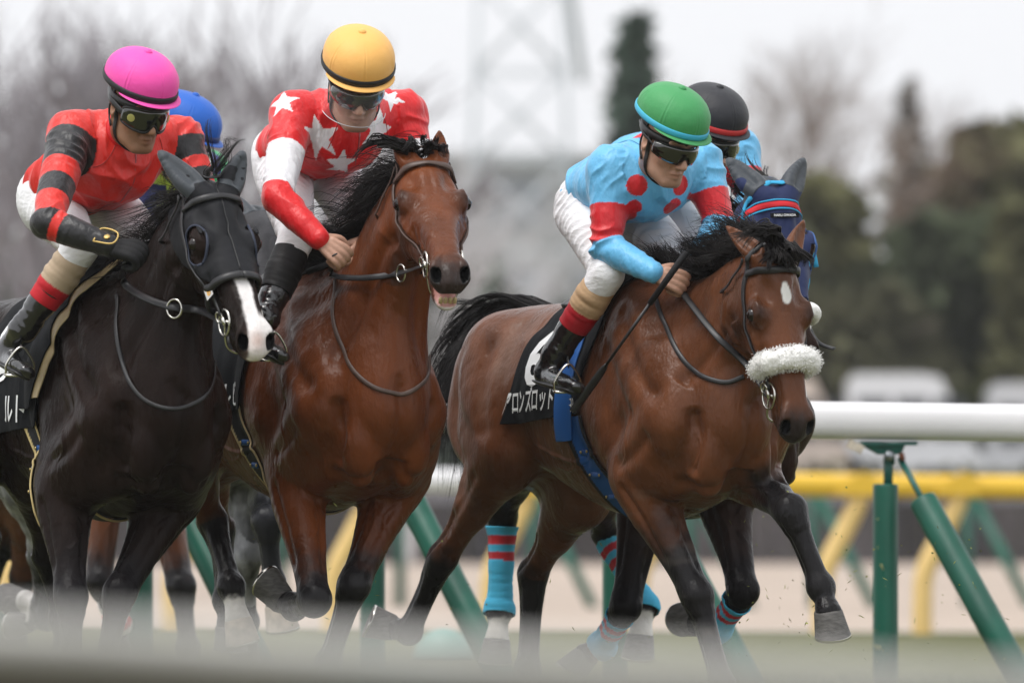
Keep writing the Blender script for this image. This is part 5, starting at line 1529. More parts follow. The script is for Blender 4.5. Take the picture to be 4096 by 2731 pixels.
    sol = ob.modifiers.new('thick', 'SOLIDIFY'); sol.thickness = .003; sol.offset = -1
    mb = MB(); rr = .0052 if go == 'goggle' else .0026
    P = edge_t + edge_b[::-1] + edge_t[:1]
    mb.tube(P, rr, 8, caps=False); mb.build('frame', M_BLACKPL, ob)
    for s in (-1, 1):
        mb = MB(); a = R(span) * s
        st_ = lens_p(a, .004); P = [st_, H(s * .087, .01, .008), H(s * .086, -.03, .016), H(s * .060, -.09, .03)]
        mb.tube(crom(P, 5), .012 if go == 'goggle' else .005, 8, flat=.3, up=np.tile(ax[0] * s, (16, 1))); mb.build('strap', M_BLACKPL, ob)
    if go == 'goggle':
        for s in (-1, 1):
            c = lens_p(R(46) * s, .002, .006); nn = unit(ax[0] * math.sin(R(46)) * s + ax[1] * math.cos(R(46))); e1 = unit(np.cross(nn, ax[2]))
            mb = MB(); mb.lathe(c, [(.013, 0), (.013, .002), (.010, .0025), (.001, .0026)], np.stack([e1, np.cross(nn, e1), nn]), 18); mb.build('vent_disc', mat('vent_disc', (.42, .40, .12), .4, .5), ob)
    if vis:
        V = []; m = 31
        for q in range(m):
            a = R(-80) + R(160) * q / (m - 1)
            for i in range(5):
                z = lerp(-.085, .03, i / 4); V.append(H(.103 * math.sin(a), .0 + .128 * math.cos(a), z))
        F = [[q * 5 + i, (q + 1) * 5 + i, (q + 1) * 5 + i + 1, q * 5 + i + 1] for q in range(m - 1) for i in range(4)]
        ob = add_mesh('face_shield', V, F, M_CLEAR, root)
        mb = MB(); mb.tube([V[q * 5] for q in range(m)], .0013, 6); mb.build('shield_edge', mat('visor_edge', (.6, .62, .65), .2), ob)
    return j
def whip(label, a, b, handle=.32):
    mb = MB(); mb.tube([a, lerp(a, b, handle)], [.0115, .010], 10); o = empty('riding_whip', a, label=label, cat='whip')
    mb.build('handle', mat('whip_grip', (.014, .014, .016), .7, .3, bump=.002, bscale=120), o)
    mb = MB(); mb.tube([lerp(a, b, handle), lerp(a, b, .72)], [.0062, .0052], 8); mb.build('shaft', M_LEATHER, o)
    mb = MB(); d = unit(b - a); mb.tube(crom([lerp(a, b, .70), lerp(a, b, .76), lerp(a, b, .97), b], 4), np.interp(np.linspace(0, 1, 13), [0, .2, .4, 1], [.006, .012, .016, .015]), 10, flat=.45, up=A3(.6, -.6, .5)); mb.build('flap', M_LEATHER, o)
    return o

# lead horse ---------------------------------------------------------
def paint3(h, V, col):
    s, y, l = h.hc.T; nz = fnoise(V * 30, 3)
    col = legs_paint(h, V, col, (.010, .009, .010), (.18, .72), (.75, 1.05))
    u, v, w_ = V.T
    du = np.clip(fnoise(V * A3(5, 5, 3), 19, 4) * 1.2 - .1, 0, 1) * sstep(-.45, -.7, u) * sstep(.7, .95, w_) * .30 + np.clip(fnoise(V * A3(9, 9, 22), 23, 3) - .25, 0, 1) * sstep(1.05, .85, w_) * (np.abs(u) < .6) * .18
    col = col * (1 - du[:, None]) + A3(.26, .22, .19) * du[:, None]
    w = sstep(.50, .60, s + nz * .015) * .93
    col = head_paint(h, col, w, (.016, .014, .014))
    eye = np.exp(-(((s - .205) / .05) ** 2 + ((np.abs(l) - .1) / .035) ** 2)) * .8
    col = head_paint(h, col, eye, (.02, .010, .007))
    star = 1 - sstep(.8, 1.1, np.sqrt(((s - .135 - l * .35) / .038) ** 2 + ((l - .006) / .019) ** 2) + nz * .2)
    star = np.where(y > -.02, star, 0)
    col = head_paint(h, col, star, (.80, .79, .76))
    return col
C3 = dict(poll=(3095, 1030, -.70), muzzle=(3215, 1735, -.88), face=(.42, -.85, .30), ears=[(2905, 905, -.66), (3215, 880, -.60)],
          fore=[[(2560, 1900, -.24), (2789, 2386, -.36), (2890, 2745, -.42), (2925, 2850, -.44), (2960, 2955, -.50)],
                [(2975, 1860, -.22), (3164, 2050, -.55), (3285, 2350, -.58), (3313, 2445, -.62), (3345, 2545, -.67)]],
          hind=[[(2030, 1810, .50), (1770, 2230, .72), (1635, 2525, .86), (1565, 2510, .90), (1500, 2500, .95)],
                [(2330, 1950, .62), (2132, 2292, .92), (2110, 2680, .92), (2130, 2780, .90), (2165, 2880, .86)]],
          paint=paint3, arch=.03, wide=.90)
H3 = horse('horse', 'bay horse leading on the right with a fluffy white noseband and a white star', (2628, 1105), 0.0, 28, C3, vox=VOX)
h = H3
u, v, w = h.Vl.T
f = np.minimum(np.minimum(u + .455 + .38 * (1.45 - w), .045 - u - .28 * (1.56 - w)), w - (1.10 + .06 * (u + .54)))
sc_, ss = cloth(h, f, 'saddle_cloth', M_CLOTH, .012, .005, seed=1)
text_on(ss, h, 'アロンズロッド', -.585, 1.125, .088, 'lettering', M_WHITE, sc_, width=.36, bold=.016, slope=.05, shear=.15)
text_on(ss, h, '6', -.44, 1.22, .19, 'number', M_WHITE, sc_, width=.13, bold=.03)
text_on(ss, h, '9R', -.145, 1.13, .05, 'race_mark', M_WHITE, sc_, width=.07, bold=.01)
f = np.minimum(np.minimum(u + .17 + .12 * (1.5 - w), -.075 - u - .16 * (1.5 - w)), w - 1.04)
h.surf.clip(f, .019, .004, 'saddle_flap', mat('blue_flap', (.012, .11, .40), .55, .4, bump=.0008, bscale=250), h.root)
girth(h, -.125, .0, .078)
saddle(h, M_LEATHER)
br = bridle(h, M_LEATHER, nose=False)
# fleece noseband
P = [h.surf.near(h.HP(.372 + .012 * abs(a / 90) , -.075 + .10 * math.cos(R(a)), .13 * math.sin(R(a))), .020)[0] for a in np.linspace(-108, 108, 19)]
C = np.array(P); cen = C.mean(0)
mb = MB(); mb.tube(crom(C[::2], 6), np.interp(np.linspace(0, 1, 55), [0, .08, .5, .92, 1], [.020, .033, .039, .033, .020]), 18, flat=1.0)
V = np.concatenate(mb.V); cc = crom(C[::2], 6)
NN = V - cc[np.argmin(((V[:, None] - cc[None]) ** 2).sum(2), 1)]; NN /= np.linalg.norm(NN, axis=1)[:, None] + 1e-9
fl = add_mesh('fleece_noseband', V + NN * (.006 * fnoise(V * 40, 3))[:, None], mb.F, M_FLEECE, br)
rg = np.random.default_rng(8); mb = MB(); i_ = rg.integers(0, len(V), 5200)
for i in i_:
    p = V[i] + NN[i] * .0 + rg.normal(size=3) * .004; d = unit(NN[i] + rg.normal(size=3) * .5 + A3(0, 0, -.25))
    mb.tube(np.array([p, p + d * .003, p + unit(d + rg.normal(size=3) * .35) * .0065]), [.0011, .0009, .0003], 3, caps=False)
mb.build('fleece_hair', M_FLEECE, fl)
mb = MB(); c, n = h.surf.near(h.HP(.352, -.088, -.11), .012); mb.box(c, (.017, .006, .022), np.stack([unit(np.cross(n, h.hx)), n, -h.hx])); tg = mb.build('number_tag', M_LEATHER, br, smooth=False)
cu_o = None
def flat_text(txt, c, e1, e2, hgt, name, m_, parent, bold=.02):
    cu = bpy.data.curves.new('t', 'FONT'); cu.body = txt; cu.size = 1; cu.offset = bold; cu.align_x = 'CENTER'
    o = bpy.data.objects.new('t', cu); COL.objects.link(o); dg = bpy.context.evaluated_depsgraph_get(); me = o.evaluated_get(dg).to_mesh()
    V = np.array([q.co[:] for q in me.vertices]); F = [list(q.vertices) for q in me.polygons]
    o.evaluated_get(dg).to_mesh_clear(); bpy.data.objects.remove(o)
    y = V[:, 1]; s = hgt / (y.max() - y.min()); V = V * s; V[:, 1] -= (V[:, 1].max() + V[:, 1].min()) / 2
    return add_mesh(name, c + V[:, :1] * e1 + V[:, 1:2] * e2, F, m_, parent, smooth=False)
M_ORANGE = mat('orange_print', (.85, .42, .05), .5)
e2 = unit(-h.hx); e1 = np.cross(e2, n)
if e1[0] < 0: e1 = -e1
flat_text('6', c + n * .007, e1, e2, .028, 'number', M_ORANGE, tg)
neck_strap(h, [(2622, 1180), (2660, 1290), (2720, 1420), (2800, 1500), (2900, 1530), (2975, 1505)], M_LEATHER)
# hair
mane(h, 2900, lambda t: unit(h.F * -.75 + A3(-.25, 0, .30 - .2 * t)), lambda t: .13 + .12 * t, 2, rad=.0014, lat=.02, lift=.50, wav=.03, t1=.94)
fl_ = [[h.HP(-.02, .045, a * .03), h.HP(.02, .075, a * .05), h.HP(.035, .06, a * .075 + .01), h.HP(.050, .05, a * .088)] for a in (-1.0, -.5, 0, .5, 1.0)]
hairs('forelock', h, [(q, 90, .010, .010) for q in fl_] + [([h.HP(-.03, .04, 0), h.HP(-.06, .09, -.04), h.HP(-.04, .11, -.12), h.HP(.02, .08, -.20)], 160, .014, .03)], .01, .0025, seed=5, wav=.012)
T_ = lambda *q: [at(x, y, h.Y0 + Y) for x, y, Y in q]
tail = [(T_((2200, 1282, 1.00), (2060, 1237, 1.20), (1930, 1342, 1.34), (1850, 1502, 1.32), (1800, 1722, 1.28), (1775, 1942, 1.22)), 1300, .020, .050),
        (T_((2200, 1282, 1.00), (2040, 1232, 1.22), (1890, 1302, 1.38), (1800, 1442, 1.40), (1765, 1622, 1.36), (1750, 1862, 1.28)), 420, .020, .050),
        (T_((2200, 1282, 1.00), (2050, 1247, 1.20), (1950, 1392, 1.28), (1880, 1592, 1.26), (1820, 1802, 1.20)), 420, .018, .04),
        (T_((2190, 1277, 1.02), (2040, 1227, 1.24), (1880, 1257, 1.40), (1770, 1332, 1.46)), 90, .014, .04)]
hairs('tail', h, tail, .02, .0022, seed=6, seg=14, wav=.03)

# rider of the lead horse ----------------------------------------------
SKY = (.13, .46, .76); RED = (.62, .012, .020)
def silks3(V, arm, side, j, dt):
    c = np.tile(A3(*SKY), (len(V), 1))
    c[(arm > .50) & (arm < .98)] = RED
    return c
P3 = dict(pelvis=(2390, 800, .22), waist=(2430, 745, .15), chest=(2575, 735, -.10), head=(2668, 565, -.42),
          shR=(2445, 675, -.14), shL=(2800, 655, .02), elR=(2425, 990, -.22), elL=(2880, 900, -.05), wrR=(2618, 1092, -.38), wrL=(2775, 1060, -.22),
          hipR=(2345, 850, .12), hipL=(2520, 850, .26), knR=(2428, 1095, 'v', -.25), knL=(2735, 1060, -.05), anR=(2232, 1405, 'v', -.335), anL=(2640, 1380, .40),
          heR=(2168, 1500, 'v', -.36), toR=(2318, 1552, 'v', -.375), heL=(2600, 1460, .44), toL=(2700, 1500, .34))
J3 = jockey('rider in sky blue silks with red spots and a green helmet on the leading bay', 0.0, P3, None, (.52, -.70, -.45), (.1, -.1, 1), silks3, ((.055, .30, .10), (.05, .42, .62)),
            decals=[('dot', 2548, 742, .036, RED), ('dot', 2722, 742, .036, RED), ('dot', 2533, 832, .030, RED), ('dot', 2690, 828, .034, RED), ('dot', 2480, 540, .046, RED), ('dot', 2420, 560, .04, RED)],
            boot_bands=((.50, .33, .19), (.36, .010, .018)), goggles='wrap', hz=H3, hands=[((.93, -.12, -.34), (.05, -.95, .25), 1), ((-.5, -.5, -.5), (.2, -.8, .5), -1)])
h = H3
side_rein(h, h.bit[0], [(2985, 1450), (2900, 1350), (2800, 1235), (2730, 1165)], J3.p['wrR'] + A3(.06, -.02, -.03), .022)
rein(h, [h.bit[1], at(3200, 1350, -.55), at(2950, 1150, -.35), at(2790, 1085, -.22)])
stirrup(h, J3.p['heR'], J3.p['toR']); stirrup(h, J3.p['heL'], J3.p['toL'])
whip('black riding whip held down along the lead horse\'s shoulder', at(2745, 1010, -.47), at(2292, 1645, VY(H3, 2292, -.375)))

# middle bay horse ------------------------------------------------------
def paint2(h, V, col):
    s, y, l = h.hc.T; nz = fnoise(V * 30, 3)
    col = legs_paint(h, V, col, (.011, .010, .011), (.50, .6), (.95, 1.1))
    u, v, w = V.T
    col = head_paint(h, col, sstep(.49, .60, s + nz * .02) * .9, (.020, .017, .016))
    col = head_paint(h, col, np.exp(-(((s - .205) / .05) ** 2 + ((np.abs(l) - .1) / .035) ** 2)) * .8, (.02, .010, .007))
    col = sock_paint(h, V, col, 2, 2.35)
    lip = np.where(h.inhead & (y < -.118) & (s > .5), sstep(.55, .585, s), 0) * .9
    col = head_paint(h, col, lip, (.62, .58, .54))
    inn = np.where(h.inhead & (s > .50) & (y < -.092) & (y > -.150) & (np.abs(l) < .034), 1.0, 0)
    col = head_paint(h, col, inn * .85, (.52, .25, .22))
    return col
C2 = dict(poll=(1695, 660, -.52), muzzle=(1806, 1068, -1.02), face=(.10, -.62, .78), ears=[(1583, 552, -.50), (1757, 523, -.46)], head_scale=1.02,
          fore=[[(1185, 1880, -.16), (1258, 2405, -.50), (1175, 2425, -.26), (1130, 2400, -.22), (1085, 2330, -.24)],
                [(1600, 1900, -.05), (1412, 2345, -.26), (1312, 2655, -.12), (1290, 2750, -.08), (1275, 2845, -.10)]],
          hind=[[(735, 1800, .55), (850, 2085, .66), (925, 2345, .52), (952, 2480, .48), (965, 2590, .40)],
                [(800, 1800, .80), (880, 2110, 1.02), (905, 2400, 1.0), (915, 2510, .98), (940, 2600, .92)]],
          paint=paint2, arch=.05, mouth=.052, wide=.90, coat=(.118, .0315, .0080), hoof=[M_HOOF, M_HOOF, M_PALEHOOF, M_HOOF])
H2 = horse('horse', 'bright bay horse in the middle with its mouth open showing its teeth', (1278, 1062), -.15, 26, C2, vox=VOX)
h = H2; u, v, w = h.Vl.T
f = np.minimum(np.minimum(u + .50 + .25 * (1.45 - w), .06 - u - .26 * (1.56 - w)), w - (1.09 + .05 * (u + .5)))
sc_, ss = cloth(h, f, 'saddle_cloth', M_CLOTH, .012, .005, seed=2)
text_on(ss, h, 'ッドルビ', -.36, 1.115, .085, 'lettering', M_WHITE, sc_, width=.28, bold=.012, shear=.15)
girth(h, -.14, .0, .058, ((.012, .012, .015), (.60, .47, .27)), .82)
saddle(h, M_LEATHER)
br = bridle(h, M_BROWNLEATHER, nose=False, throat=True)
neck_strap(h, [(1345, 1120), (1338, 1290), (1395, 1450), (1480, 1540), (1590, 1578), (1665, 1550), (1710, 1490), (1722, 1420)], M_BROWNLEATHER, .015)
for i in range(4):
    mb = MB(); c = h.HP(.598, -.128, -.0225 + .015 * i); mb.lathe(c, [(.002, -.012), (.0068, -.010), (.0072, .006), (.004, .011), (.001, .012)], np.stack([h.hl, h.hx, h.hd]), 10); mb.build('tooth', mat('horse_teeth', (.50, .38, .20), .4, .5, var=.3, vscale=90), h.root)
mane(h, 2500, lambda t: unit(A3(-.55, .25, -.45) + h.F * -.3), lambda t: .20 + .06 * t, 12, rad=.0014, lat=.018, lift=.30, wav=.035)
hairs('forelock', h, [([h.HP(-.03, .04, b * .03), h.HP(-.01, .07, b * .06), h.HP(.03, .06, b * .07 - .02)], 70, .010, .012) for b in (-1, 0, 1)] + [([h.HP(-.03, .04, -.04), h.HP(-.05, .06, -.14), h.HP(.0, .02, -.22)], 110, .012, .02)], .01, .0023, seed=15, wav=.012)
hairs('tail', h, [([h.wor(A3(*q)) for q in ((-1.14, 0, 1.45), (-1.32, 0, 1.45), (-1.5, 0.03, 1.2), (-1.55, .05, .85))], 260, .02, .05)], .02, .003, seed=16)

WHITE_S = (.80, .80, .83)
def silks2(V, arm, side, j, dt):
    c = np.tile(A3(*(.68, .012, .016)), (len(V), 1))
    c[(arm > .46) & (arm < .93)] = WHITE_S
    return c
P2 = dict(pelvis=(1170, 610, .26), waist=(1200, 590, .14), chest=(1345, 545, -.08), head=(1424, 341, -.36),
          shR=(1172, 458, -.16), shL=(1612, 452, .02), elR=(1108, 790, 'v', -.33), elL=(1690, 740, -.05), wrR=(1278, 958, 'v', -.25), wrL=(1480, 960, -.30),
          hipR=(1133, 680, .14), hipL=(1333, 690, .28), knR=(1185, 955, 'v', -.19), knL=(1440, 930, -.10), anR=(1062, 1270, 'v', -.33), anL=(1400, 1260, .38),
          heR=(1000, 1370, 'v', -.355), toR=(1135, 1425, 'v', -.37), heL=(1360, 1350, .42), toL=(1460, 1390, .32))
STARS = [('star', 1278, 548, .072, WHITE_S, .25), ('star', 1512, 520, .078, WHITE_S, -.15), ('star', 1365, 655, .06, WHITE_S, .1), ('star', 1225, 352, .075, WHITE_S, .5), ('star', 1130, 410, .06, WHITE_S, .3), ('star', 1560, 395, .05, WHITE_S, .3)]
J2 = jockey('rider in red silks with large white stars and a yellow orange helmet', -.15, P2, None, (.15, -.85, -.50), (.05, -.1, 1), silks2, ((.86, .47, .13), (.012, .012, .014)), decals=STARS,
            boot_bands=((.011, .011, .012), (.011, .011, .012)), goggles='wrap', hz=H2, vis=True, hands=[((.78, -.15, -.60), (.12, -.95, .2), 1), ((-.4, -.4, -.6), (.3, -.8, .4), -1)], helm_scale=1.04)
ring(pick(h.surf, 1600, 1090, .036, h.Y0 - .6), A3(.5, -.8, 0), A3(0, 0, 1), .028, .0038, 'rein_ring', br)
side_rein(h, h.bit[0], [(1600, 1088), (1500, 1110), (1400, 1125), (1350, 1105)], J2.p['wrR'] + A3(.05, -.03, -.05), .022)
rein(h, [h.bit[1], at(1640, 1090, -.55), at(1480, 1040, -.40)], w=.020)
stirrup(h, J2.p['heR'], J2.p['toR']); stirrup(h, J2.p['heL'], J2.p['toL'])
whip('black riding whip pointing back from the hand of the rider in red and white', at(1335, 1050, -.47), at(985, 1175, VY(H2, 985, -.36)), .3)

# dark hooded horse -----------------------------------------------------
DARK = (.013, .008, .0065)
def paint1(h, V, col):
    s, y, l = h.hc.T; nz = fnoise(V * 30, 3)
    u, v, w = V.T
    ch = np.exp(-(((u - .3) / .3) ** 2 + ((w - 1.1) / .25) ** 2))[:, None] * .35
    col = col * (1 - ch) + A3(.026, .012, .0085) * ch
    col = legs_paint(h, V, col, (.010, .009, .010), (.4, .6), (1.0, 1.1))
    bz = (1 - sstep(.018, .028, np.abs(l + .002) + nz * .004)) * sstep(.30, .36, s)
    wide = (1 - sstep(.034, .046, np.abs(l - .012) + nz * .005)) * sstep(.49, .54, s) * sstep(-.14, -.10, y + 1)
    col = head_paint(h, col, np.where(y > -.085, np.maximum(bz, wide), 0), (.76, .73, .72))
    pk = np.exp(-(((s - .605) / .03) ** 2 + (l / .03) ** 2)) * .8
    col = head_paint(h, col, np.where(y > -.10, pk, 0), (.58, .42, .37))
    return col
C1 = dict(poll=(845, 770, -.58), muzzle=(1050, 1375, -.93), face=(.38, -.82, .42), ears=[(640, 612, -.58), (970, 612, -.52)],
          fore=[[(262, 1950, -.18), (283, 2390, -.36), (283, 2735, -.38), (285, 2840, -.40), (292, 2945, -.46)],
                [(700, 1960, -.06), (475, 2375, -.30), (415, 2690, -.22), (400, 2790, -.18), (390, 2890, -.20)]],
          hind=[[(-150, 1800, .45), (-60, 2150, .75), (-90, 2420, .85), (-80, 2540, .85), (-50, 2640, .80)],
                [(150, 1850, .55), (188, 2215, .80), (250, 2480, .95), (262, 2580, .96), (280, 2670, .92)]],
          paint=paint1, mat=M_DARKCOAT, arch=.05, coat=DARK, wide=.84)
H1 = horse('horse', 'near black horse on the left with a black hood and a white blaze', (440, 1075), -.60, 25, C1, vox=VOX)
h = H1; u, v, w = h.Vl.T
f = np.minimum(np.minimum(u + .52 + .25 * (1.45 - w), .13 - u - .32 * (1.56 - w)), w - (1.05 + .05 * (u + .5)))
sc_, ss = cloth(h, f, 'saddle_cloth', M_CLOTH, .012, .005, seed=3)
text_on(ss, h, 'ルド', -.30, 1.085, .09, 'lettering', M_WHITE, sc_, width=.15, bold=.014, shear=.15)
text_on(ss, h, '8', -.44, 1.215, .27, 'number', M_WHITE, sc_, width=.20, bold=.05)
f = np.minimum(np.minimum(u + .10 + .1 * (1.5 - w), .20 - u - .42 * (1.56 - w)), w - 1.16); h.surf.clip(f, .021, .004, 'saddle_flap', mat('tan_flap', (.50, .38, .20), .5, .4, var=.2, vscale=12), h.root)
f = np.minimum(np.minimum(u + .14 + .1 * (1.5 - w), .155 - u - .42 * (1.56 - w)), w - 1.13); h.surf.clip(f, .027, .004, 'saddle_flap', M_CLOTH, h.root)
girth(h, -.13, .01, .062, ((.012, .012, .015), (.60, .47, .22)), .80)
saddle(h, M_LEATHER)
s_, y_, l_ = h.hc.T
M_HOOD = mat('black_hood_mesh', (.010, .0105, .013), .6, .2, sheen=.03, var=.25, vscale=14, bump=.0010, bscale=420)
eye_d = np.sqrt(((s_ - .20) / .070) ** 2 + ((y_ + .032) ** 2 + (np.abs(l_) - .098) ** 2) / .052 ** 2)
f = np.minimum(np.minimum(.345 - s_, s_ + .06), np.minimum(y_ + .155 - .10 * sstep(.15, .35, s_), .05))
f = np.minimum(f, (eye_d - 1) * .05); f = np.where(h.inhead | ((s_ > -.06) & (s_ < .3) & (np.abs(l_) < .14) & (y_ < .07)), f, -1)
hd_, _, _ = h.surf.clip(f, .004, .004, 'hood', M_HOOD, h.root, bump=lambda P: .002 * fnoise(P * 22, 6, 2))
hs_ = h.surf
for sg in (-1, 1):
    mb = MB(); hs_.strap([h.HP(.20 + .073 * math.cos(a), -.032 + .050 * math.sin(a), sg * (.103 - .022 * math.sin(a))) for a in np.linspace(0, 2 * math.pi, 15)], .010, .003, off=.004, mb=mb, n=3); mb.build('eye_hole_binding', mat('navy_binding', (.015, .022, .045), .6), hd_)
mb = MB(); hs_.strap([h.HP(-.05, .05, 0), h.HP(.1, .06, 0), h.HP(.22, .05, 0), h.HP(.34, .04, 0)], .004, .0015, off=.008, mb=mb); mb.build('seam', M_BLACKPL, hd_)
M_EARC = mat('grey_ear_cover', (.050, .058, .068), .55, .35, sheen=.2, bump=.0006, bscale=300)
ear_cover(h, 0, M_EARC); ear_cover(h, 1, M_EARC)
br = bridle(h, M_LEATHER, nose=False, off=.009)
mb = MB(); hs_.strap(loop(h, .365, -.075, .10, .13), .030, .009, off=.006, mb=mb, n=3); mb.build('noseband', M_LEATHER, br)
mb = MB(); c, n = h.surf.near(h.HP(.372, -.10, -.11), .016); e2 = unit(-h.hx); e1 = unit(np.cross(e2, n)); e1 = e1 if e1[0] > 0 else -e1
mb.box(c, (.018, .005, .022), np.stack([e1, n, e2])); tg = mb.build('number_tag', M_STEEL, br, smooth=False)
flat_text('8', c + n * .006, e1, e2, .026, 'number', M_ORANGE, tg)
neck_strap(h, [(470, 1180), (468, 1330), (500, 1480), (570, 1590), (680, 1635), (790, 1605), (850, 1520), (872, 1440)], M_LEATHER, .014)
mane(h, 1300, lambda t: unit(A3(-.5, .25, -.5) + h.F * -.4), lambda t: .20, 22, rad=.0014, lat=.018, lift=.28, wav=.035)
hairs('forelock', h, [([h.HP(-.03, .05, .0), h.HP(-.07, .08, .03), h.HP(-.13, .09, .10), h.HP(-.13, .06, .20)], 45, .012, .035)], .01, .0016, seed=25, wav=.03)

BK = (.014, .014, .016)
def silks1(V, arm, side, j, dt):
    c = np.tile(A3(*(.68, .024, .016)), (len(V), 1)); n_ = .02 * vnoise(V * 4, 4)
    a = arm + n_
    for lo, hi in ((.10, .42), (.60, .78), (.98, 1.12), (1.26, 2.5)): c[(a > lo) & (a < hi)] = BK
    t = (V - j.p['chest']) @ unit(j.p['waist'] - j.p['chest'])
    c[(arm < 0) & (t > .155) & (t < .185)] = BK
    return c
P1 = dict(pelvis=(240, 775, .24), waist=(280, 735, .12), chest=(440, 660, -.08), head=(548, 427, -.36),
          shR=(285, 535, -.14), shL=(722, 560, .02), elR=(188, 890, 'v', -.40), elL=(815, 800, -.06), wrR=(440, 985, 'v', -.24), wrL=(640, 1000, -.28),
          hipR=(198, 820, .12), hipL=(428, 820, .28), knR=(328, 985, 'v', -.19), knL=(600, 980, -.06), anR=(98, 1310, 'v', -.335), anL=(540, 1280, .4),
          heR=(5, 1420, 'v', -.36), toR=(115, 1490, 'v', -.375), heL=(500, 1360, .42), toL=(610, 1400, .32))
J1 = jockey('rider in red and black hooped silks with a bright pink helmet and goggles', -.60, P1, None, (.50, -.75, -.42), (.06, -.1, 1), silks1, ((.90, .085, .42), (.012, .012, .014)), skin=M_SKINTAN,
            boot_bands=((.47, .36, .25), (.50, .012, .022)), goggles='goggle', hz=H1, glove=mat('black_glove', (.012, .012, .013), .75, .25), hands=[((.90, -.35, -.20), (.1, -.75, .65), 1), ((-.5, -.5, -.5), (.2, -.8, .5), -1)])
mb = MB(); wr = J1.p['wrR']; ha = unit(A3(.90, -.35, -.20)); dn_ = unit(A3(.1, -.75, .65)); dn_ = unit(dn_ - ha * ha.dot(dn_)); sd_ = np.cross(dn_, ha)
cg = wr - ha * .005 + dn_ * .040
mb.tube(crom([cg + ha * x * 1.2 + sd_ * y for x, y in ((-.028, -.032), (-.028, .030), (.022, .026), (.026, -.024), (-.028, -.032))], 5), .003, 6); mb.build('cuff_trim', mat('gold_trim', (.55, .38, .12), .4, .5, metal=.4), J1.root)
mb = MB(); mb.lathe(cg + dn_ * .0, [(.012, 0), (.009, .002), (.001, .0025)], np.stack([ha, sd_, dn_]), 7); mb.build('cuff_emblem', mat('gold_trim', (.55, .38, .12)), J1.root)
ring(pick(h.surf, 712, 1228, .036, h.Y0 - .6), A3(.8, -.5, 0), A3(0, 0, 1), .030, .0038, 'rein_ring', br)
side_rein(h, h.bit[0], [(780, 1235), (700, 1222), (600, 1195), (520, 1140)], J1.p['wrR'] + A3(.05, -.03, -.05), .026)
rein(h, [h.bit[1], at(800, 1180, -.6), at(640, 1040, -.35)], w=.022)
stirrup(h, J1.p['heR'], J1.p['toR']); stirrup(h, J1.p['heL'], J1.p['toL'])
whip('black riding whip hanging beside the shoulder of the near black horse', at(462, 1095, VY(H1, 462, -.30)), at(162, 1592, VY(H1, 162, -.385)), .25)

# dark horse with the navy hood, behind the leader ------------------------
def paint4(h, V, col):
    col = legs_paint(h, V, col, (.010, .009, .010), (.3, .5), (.9, 1.05))
    for k in (2, 3): col = sock_paint(h, V, col, k, 2.25)
    return col
C4 = dict(wide=.9, poll=(3092, 768, -.62), muzzle=(3232, 1445, -.86), face=(.38, -.86, .32), ears=[(2912, 640, -.60), (3212, 640, -.54)],
          fore=[[(2600, 1900, -.10), (2500, 2430, -.20), (2405, 2585, .02), (2345, 2620, .06), (2290, 2645, .10)],
                [(2890, 1930, -.22), (2972, 2370, -.42), (2868, 2512, -.25), (2790, 2490, -.20), (2700, 2462, -.16)]],
          hind=[[(2085, 1800, .50), (2010, 2065, .75), (1998, 2440, .75), (1988, 2560, .72), (1978, 2665, .64)],
                [(2370, 1880, .45), (2425, 2130, .75), (2578, 2425, .62), (2562, 2540, .57), (2545, 2645, .50)]],
          paint=paint4, mat=M_DARKCOAT, arch=.04, coat=(.030, .016, .012))
H4 = horse('horse', 'dark brown horse in a navy hood running behind the leading bay', (2720, 1135), 1.15, 30, C4, vox=VOX * 1.25)
h = H4; u, v, w = h.Vl.T
f = np.minimum(np.minimum(u + .52 + .25 * (1.45 - w), .05 - u - .26 * (1.56 - w)), w - 1.07)
cloth(h, f, 'saddle_cloth', M_CLOTH, .012, .005, seed=4)
s_, y_, l_ = h.hc.T
M_NAVY = mat('navy_hood', attr=True, rough=.7, spec=.3, sheen=.1, bump=.0010, bscale=420)
eye_d = np.sqrt(((s_ - .20) / .066) ** 2 + ((y_ + .032) ** 2 + (np.abs(l_) - .098) ** 2) / .050 ** 2)
f = np.minimum(np.minimum(.40 - s_, s_ + .06), y_ + .155 - .10 * sstep(.15, .35, s_))
f = np.minimum(f, (eye_d - 1) * .05); f = np.where(h.inhead | ((s_ > -.06) & (s_ < .3) & (np.abs(l_) < .14) & (y_ < .07)), f, -1)
hd_, VV, FF = h.surf.clip(f, .004, .004, 'hood', M_NAVY, h.root, colf=lambda P: np.tile(A3(.014, .024, .085), (len(P), 1)), bump=lambda P: .002 * fnoise(P * 22, 6, 2))
ne_ = no_ears(h)
M_CYAN = mat('cyan_trim', (.04, .36, .62), .6, .3); M_REDT = mat('red_trim', (.62, .02, .03), .6, .3)
for dz_, wd_, m_, nm in ((0, .022, M_REDT, 'trim_band'), (-.016, .006, M_CYAN, 'trim_edge'), (.016, .006, M_CYAN, 'trim_edge')):
    h.surf.strap([h.HP(0.066 + dz_, -.09, -.12), h.HP(0.066 + dz_, -.02, -.11), h.HP(.068 + dz_, .03, -.06), h.HP(.070 + dz_, .05, 0), h.HP(.068 + dz_, .03, .06), h.HP(0.066 + dz_, -.02, .11), h.HP(0.066 + dz_, -.09, .12)], wd_, .002, nm, m_, hd_, off=.009, n=6)
for sg in (-1, 1):
    h.surf.strap([h.HP(.20 + .072 * math.cos(a), -.03 + .064 * math.sin(a), sg * .125) for a in np.linspace(0, 2 * math.pi, 15)], .010, .003, 'eye_hole_binding', mat('blue_binding', (.03, .10, .30), .6), hd_, off=.005, n=3)
